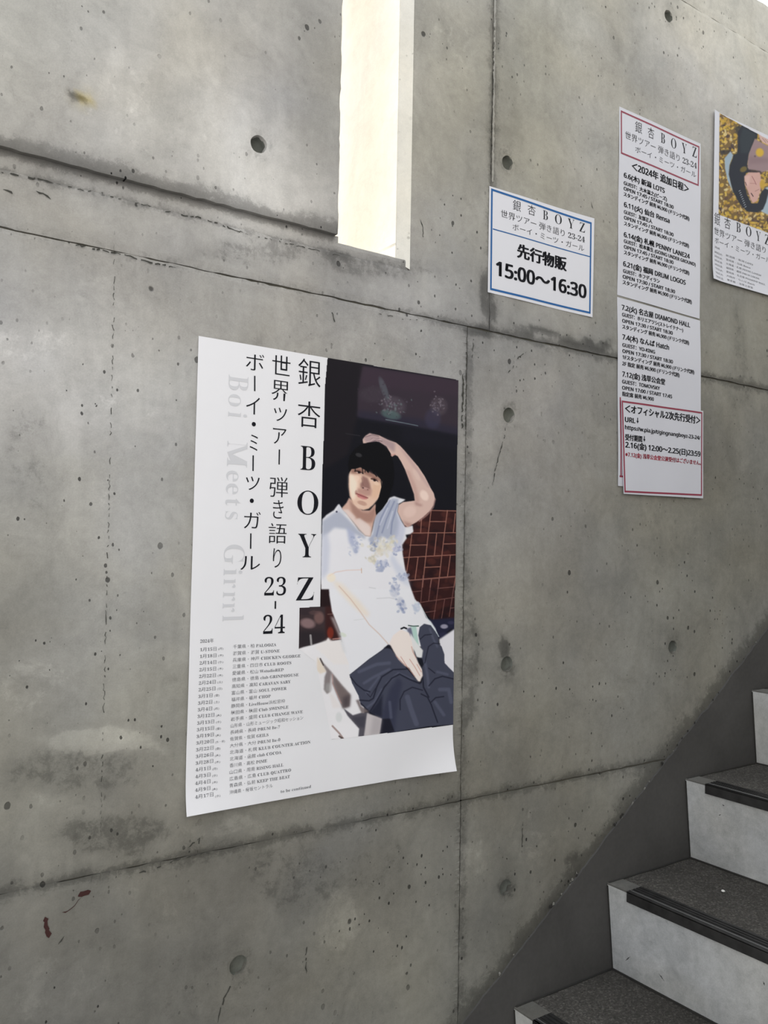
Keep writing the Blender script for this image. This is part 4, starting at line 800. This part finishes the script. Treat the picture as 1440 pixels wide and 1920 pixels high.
for s_, a, b, h, st in (('＜2024年 追加日程＞', (200, 598), (703, 800), .0205, 'bold'),
        ('6.6(木) 新潟 LOTS', (132, 668), (490, 808), .0150, 'bold'), ('GUEST：大木温之(ピーズ)', (132, 732), (510, 870), .0108, 'bold'), ('OPEN 17:45 / START 18:30', (132, 780), (570, 940), .0108, 'bold'), (PR, (132, 830), (710, 1050), .0108, 'bold'),
        ('6.11(火) 仙台 Rensa', (135, 925), (536, 1072), .0150, 'bold'), ('GUEST：友部正人', (135, 985), (382, 1075), .0108, 'bold'), ('OPEN 17:45 / START 18:30', (135, 1035), (570, 1190), .0108, 'bold'), (PR, (135, 1087), (706, 1295), .0108, 'bold'),
        ('6.14(金) 札幌 PENNY LANE24', (132, 1190), (712, 1385), .0150, 'bold'), ('GUEST：松本素生 (GOING UNDER GROUND)', (132, 1242), (762, 1460), .0108, 'bold'), ('OPEN 17:45 / START 18:30', (132, 1292), (567, 1440), .0108, 'bold'), (PR, (132, 1342), (707, 1535), .0108, 'bold'),
        ('6.21(金) 福岡 DRUM LOGOS', (125, 1446), (675, 1615), .0150, 'bold'), ('GUEST：ホフディラン', (125, 1504), (446, 1595), .0108, 'bold'), ('OPEN 17:30 / START 18:30', (122, 1554), (582, 1690), .0108, 'bold'), (PR, (122, 1603), (730, 1785), .0108, 'bold')):
    S3.line(s_, a, b, h, st, M['ink'], n3, 'lettering', KE, res=2)
S4 = Sheet([(1156.5, 557), (1311.5, 601.5), (1314, 925), (1158, 911)], .0012, clift)
n4 = empty('red_headed_schedule_sheet'); tag(n4, 'tall white schedule sheet listing July dates, lower of two behind the red framed notice', 'notice', 'schedule sheets pasted one above the other')
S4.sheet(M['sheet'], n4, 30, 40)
S4.bar((1162, 745), (1163.2, 893), .0038, M['red'], n4, 'printed_border'); S4.bar((1160.5, 893), (1220, 898), .0038, M['red'], n4, 'printed_border')
for s_, a, b, h in (('7.2(火) 名古屋 DIAMOND HALL', (115, 190), (716, 333), .0150), ('GUEST：ホリエアツシ(ストレイテナー)', (118, 248), (655, 375), .0108), ('OPEN 17:30 / START 18:30', (118, 302), (562, 405), .0108), (PR, (118, 355), (706, 490), .0108),
        ('7.4(木) なんば Hatch', (118, 450), (528, 545), .0150), ('GUEST：YO-KING', (118, 515), (403, 570), .0108), ('OPEN 17:30 / START 18:30', (118, 568), (562, 655), .0108), ('1Fスタンディング 前売 ¥6,900 (ドリンク代別)', (120, 622), (750, 750), .0108), ('2F 指定 前売 ¥6,900 (ドリンク代別)', (118, 678), (622, 770), .0108),
        ('7.12(金) 浅草公会堂', (118, 776), (494, 840), .0150), ('GUEST：TOMOVSKY', (118, 836), (448, 892), .0108), ('OPEN 17:00 / START 17:45', (118, 890), (558, 960), .0108), ('指定席 前売 ¥6,900', (118, 944), (395, 988), .0108)):
    S4.line(s_, a, b, h, 'bold', M['ink'], n4, 'lettering', KF, res=2)
def dlift(u, v): return .0012*np.sin(u*6+v)**2+.0005
S5 = Sheet([(1162.5, 749), (1316, 771), (1315.5, 934.5), (1166, 926)], .0032, dlift)
n5 = empty('red_framed_notice'); tag(n5, 'white notice with a full red printed frame pasted over the lowest schedule sheet', 'notice')
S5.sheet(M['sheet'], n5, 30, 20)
S5.frame([KF(*p) for p in ((108, 989), (815, 1092), (812, 1826), (129, 1795))], .0040, M['red'], n5)
for s_, a, b, h, mt in (('＜オフィシャル2次先行受付＞', (135, 1088), (798, 1180), .0200, 'ink'), ('URL', (135, 1176), (225, 1190), .0150, 'ink'), ('https://w.pia.jp/t/gingnangboyz-23-24/', (135, 1240), (797, 1318), .0120, 'ink'), ('受付期間', (135, 1332), (285, 1345), .0150, 'ink'),
        ('2.16(金) 12:00～2.25(日)23:59', (137, 1400), (800, 1468), .0165, 'ink'), ('※7.12(金) 浅草公会堂公演受付はございません。', (137, 1478), (802, 1545), .0118, 'redtxt')):
    S5.line(s_, a, b, h, 'bold', M[mt], n5, 'lettering', KF, res=2)
for (ax, ay) in ((244, 1165), (303, 1325)):
    x, z = on_wall(*KF(ax, ay)); S5.put(np.array([(x-.0014, z+.006), (x+.0014, z+.006), (x+.0014, z-.001), (x+.0042, z-.001), (x, z-.007), (x-.0042, z-.001), (x-.0014, z-.001)]), [(0, 6, 2, 1), (5, 4, 3)], M['ink'], n5, 'printed_arrow')

# ------------------------------------------------------------------ POSTER WITH YELLOW LEAVES
def elift(u, v): return .0015+.004*np.clip((.15-u)/.15, 0, 1)**2+.004*np.clip((v-.85)/.15, 0, 1)**2
q_ = [on_wall(1336, 207), None, None, on_wall(1331, 524)]
S6 = Sheet(None, .001, elift); S6.q = np.array([q_[0], (q_[0][0]+.297, q_[0][1]+.008), (q_[3][0]+.301, q_[3][1]+.006), q_[3]])
n6 = empty('leaf_photo_poster'); tag(n6, 'small poster with a photo of a person lying among yellow leaves, at the right edge', 'poster')
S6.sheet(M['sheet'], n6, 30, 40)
G = T(1320, 200, 5.3333)
cv = Canvas(1336, 205, 1490, 450, 3., (120, 96, 56))
pal = [(206, 172, 66), (222, 190, 96), (192, 152, 62), (170, 132, 66), (98, 74, 60), (66, 52, 56), (226, 206, 150), (206, 170, 110), (218, 182, 74), (214, 176, 80), (200, 164, 60)]
for q in range(1500):
    a, b = cv.rs.uniform(1336, 1490), cv.rs.uniform(205, 450); cv.blob((a, b), (cv.rs.uniform(1.5, 4.4), cv.rs.uniform(1.2, 3.4)), pal[cv.rs.randint(len(pal))], .8, None, cv.rs.uniform(0, 3.1))
GP = lambda pts, col, soft=.5, al=1.: cv.poly(pts, col, soft, al, G)
GP([(140, 440), (260, 430), (240, 480), (150, 490)], (40, 36, 44), 1.5, .8); GP([(300, 200), (380, 190), (340, 280), (300, 260)], (44, 44, 50), 1.5, .8)
GP([(196, 520), (255, 450), (282, 490), (245, 590), (240, 680), (262, 780), (285, 870), (225, 740), (200, 620)], (158, 176, 190), .6); GP([(596, 820), (640, 800), (800, 850), (800, 1100), (640, 1090), (560, 1050)], (164, 180, 192), .8)
GP([(372, 190), (525, 268), (525, 320), (500, 330), (440, 480), (420, 600), (460, 650), (410, 670), (392, 740), (418, 880), (465, 970), (530, 970), (560, 860), (600, 820), (640, 840), (610, 960), (580, 1030), (520, 1062), (420, 1052), (345, 970), (280, 850), (238, 680), (250, 590), (290, 480), (322, 470), (330, 350), (328, 262)], (36, 40, 50), .6)
GP([(380, 210), (510, 280), (430, 470), (360, 470), (345, 330)], (52, 62, 66), 2, .6); GP([(500, 322), (530, 345), (640, 400), (820, 420), (820, 700), (640, 640), (560, 660), (500, 640), (436, 640), (425, 580), (440, 470)], (152, 128, 130), .8)
GP([(440, 500), (640, 520), (640, 560), (440, 580)], (132, 108, 112), 3, .6); GP([(430, 630), (560, 650), (560, 680), (430, 660)], (44, 36, 44), 1, .9)
GP([(530, 262), (640, 305), (760, 350), (760, 420), (640, 392), (575, 360), (550, 330)], (206, 172, 162), .5); cv.line([(575, 320), (610, 365)], .9, (130, 96, 90), .5, .8, G); cv.line([(600, 330), (640, 370)], .8, (130, 96, 90), .5, .8, G)
GP([(392, 700), (440, 662), (550, 660), (562, 740), (556, 840), (524, 945), (480, 968), (455, 930), (430, 850), (400, 790)], (206, 164, 154), .6); GP([(400, 700), (450, 690), (440, 800), (410, 780)], (224, 188, 178), 1.5, .7)
cv.line([(470, 700), (495, 745), (512, 782)], .9, (132, 70, 76), .5, .9, G); cv.line([(450, 770), (500, 772)], .8, (160, 110, 106), .6, .8, G); cv.line([(462, 870), (482, 900)], 1.6, (52, 34, 38), .6, .9, G); cv.line([(404, 760), (414, 790)], 1.3, (60, 40, 42), .6, .8, G); cv.line([(500, 850), (540, 830)], .8, (110, 70, 66), .6, .6, G)
cv.blob((548, 462), (7.5, 8), (208, 170, 58), 1, G); cv.blob((575, 780), (5, 9), (196, 158, 62), 1, G); cv.blob((385, 630), (7, 5), (120, 104, 52), .9, G, -.5); cv.blob((500, 500), (2, 2), (90, 72, 78), .6, G)
for q in range(9): a = 345+60*q/8; b = 845+160*q/8; cv.line([(a-6, b+4), (a+8, b-4)], 1.2, (178, 184, 190), .5, .85, G)
print_mesh(S6, cv, [G(143, 68), (1490, 290), (1490, 480), G(800, 1325), G(132, 1080)], .0009, n6, .98)
for ch, c, wh, st in (('銀', (115, 1130), (66, 118), 'mincho'), ('杏', (225, 1170), (62, 108), 'mincho'), ('B', (335, 1212), (42, 92), 'roman'), ('O', (437, 1252), (54, 98), 'roman'), ('Y', (533, 1298), (46, 94), 'roman'), ('Z', (622, 1335), (50, 96), 'roman')): S6.fit(ch, c, wh, st, M['soft_ink'], n6, G)
S6.line('世界ツアー 弾き語り 23-24', (80, 1272), (770, 1520), .0200, 'mincho', M['soft_ink'], n6, 'lettering', G, res=2); S6.line('ボーイ・ミーツ・ガール', (85, 1362), (652, 1540), .0170, 'mincho', M['soft_ink'], n6, 'lettering', G, res=2)
S6.line('2024年', (85, 1415), (145, 1425), .0062, 'slim', M['grey_ink'], n6, 'fine_print', G, res=1)
for i, (d_, v_, xe) in enumerate((('6月6日(木)', '新潟県・新潟 LOTS', 480), ('6月11日(火)', '宮城県・仙台 Rensa', 455), ('6月14日(金)', '北海道・札幌 PENNY LANE24', 560), ('6月21日(金)', '福岡県・福岡 DRUM LOGOS', 540), ('7月2日(火)', '愛知県・名古屋 DIAMOND HALL', 600), ('7月4日(木)', '大阪府・なんば Hatch', 490), ('7月12日(金)', '東京都・浅草公会堂', 470))):
    S6.line(d_, (85, 1465+41*i), (172, 1480+41*i), .0060, 'slim', M['grey_ink'], n6, 'fine_print', G, res=1); S6.line(v_, (210, 1497+41*i), (xe, 1600), .0060, 'slim', M['grey_ink'], n6, 'fine_print', G, res=1)

# ------------------------------------------------------------------ small debris
bm = bmesh.new(); bmesh.ops.create_icosphere(bm, subdivisions=2, radius=.0042); rs = random.Random(2)
for v_ in bm.verts: v_.co *= rs.uniform(.85, 1.15); v_.co.z *= .55
pb = obj('pebble', bm, plain('pale_stone', (.75, .73, .68), .7)); pb.location = (NX+TR+.17, -.165, NZ+RI+.0018); tag(pb, 'tiny pale pebble lying on the rough tread of the second step', 'pebble')
